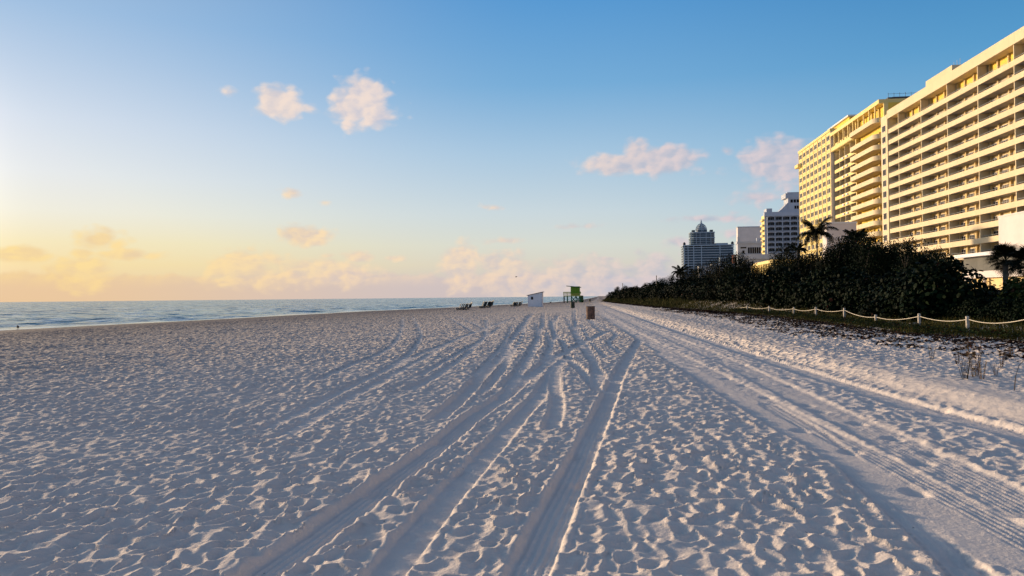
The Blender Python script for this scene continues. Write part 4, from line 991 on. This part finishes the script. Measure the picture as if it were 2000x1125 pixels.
MB().bar((X_(1133.5), -.15, Zh(571)), (X_(1133.5), 2.3, Zh(571)), .1, .5).obj('rail', GREEN, LT)
for zz in (571.3, 574): MB().bar((X_(1115), -.42, Zh(zz)), (X_(1135), -.42, Zh(zz)), .1, .2).obj('rail', YELG if zz > 572 else GREEN, LT)
rm = MB().bar((X_(1134.5), 1.8, Zh(577.5)), (X_(1134.5), 6.5, .05), 1.1, .12).obj('ramp', GREENT, LT)

# loungers folded and nested in rows
def chair_parts(o, lean):
    w = .55
    MB().face([(-.32, 0, .22), (.18, 0, .30), (.18, w, .30), (-.32, w, .22)]).face([(.18, 0, .30), (.18+lean, 0, .86), (.18+lean, w, .86), (.18, w, .30)]).obj('sling', SLING, o)
    f = MB()
    for y_ in (-.02, w+.02): f.bar((-.34, y_, .21), (.19, y_, .29), .045); f.bar((.19, y_, .29), (.19+lean, y_, .88), .045)
    f.bar((-.34, -.02, .21), (-.34, w+.02, .21), .04); f.bar((.19+lean, -.02, .88), (.19+lean, w+.02, .88), .04); f.obj('frame', CHFR, o)
    for y_ in (-.02, w+.02): MB().bar((-.25, y_, .22), (.0, y_, 0), .04).obj('leg', CHFR, o); MB().bar((.1, y_, .28), (-.2, y_, 0), .04).obj('leg', CHFR, o)
proto = thing('beach_lounger', 'x', 'lounger', (0, 0, 0), 0, 'dark loungers nested together near the water'); chair_parts(proto, .22)
first = True
names = ['first', 'second', 'third', 'fourth', 'fifth', 'sixth', 'seventh']
for ci, (xa, xb, yb, n, sc, lab) in enumerate([(895, 917, 606, 7, .9, 'the left row'), (940, 959, 602, 7, 1.08, 'the middle row'), (1000, 1017, 598.5, 7, .85, 'the row nearest the white shed')]):
    for i in range(n):
        x = xa+(xb-xa)*i/(n-1); u, v, z = pt(x, yb)
        if first: o = proto; first = False; kids = list(proto.children)
        else:
            o = proto.copy(); col.objects.link(o)
            for ch in kids: c = ch.copy(); col.objects.link(c); c.parent = o
        o.location = (u, v, z+(.06 if i == n-1 else 0)); o.scale = (sc, sc, sc*(1.12 if i == n-1 else 1.0)); o.rotation_euler = (0, 0, PSI+.3+rng.uniform(-.12, .12))
        o['label'] = '%s dark blue lounger from the left in %s' % (names[i], lab)
# birds
def bird(lab, loc, s, wing, rz):
    o = thing('bird', lab, 'bird', loc, rz); o.scale = (s,)*3
    MB().tube([(-.24, 0, -.02), (-.12, 0, 0), (0, 0, .03), (.12, 0, .05), (.18, 0, .10), (.23, 0, .12), (.27, 0, .11), (.33, 0, .10)], [.015, .05, .085, .075, .045, .045, .03, .006], 8).obj('body', BIRD, o, smooth=True)
    for sd in (-1, 1):
        if wing: MB().face([(.08, sd*.05, .05), (.10, sd*.30, .16), (.0, sd*.62, .12), (-.08, sd*.28, .13), (-.08, sd*.05, .04)]).obj('wing', BIRD, o)
        else:
            MB().face([(.08, sd*.08, .07), (-.05, sd*.10, .08), (-.28, sd*.03, -.03), (-.05, sd*.08, -.03)]).obj('wing', BIRD, o)
            MB().bar((0, sd*.03, -.18), (0, sd*.03, -.02), .012).obj('leg', BIRD, o)
u, v = ground(35, 641.5, -.28); bird('black bird standing at the waterline near the left edge', (u, v, zat(u, v)+.16), .9, False, 2.4)
p = ray(1008, 541)*140; bird('small dark bird flying above the sea left of the lifeguard tower', (p.x, p.y, p.z+EYE), .85, True, .6)
p = ray(1074.5, 590.5); u, v = ground(1074.5, 591.5); bird('dark bird standing on the sand between the shed and the tower', (u, v, zat(u, v)+.2), 1.3, False, .3)
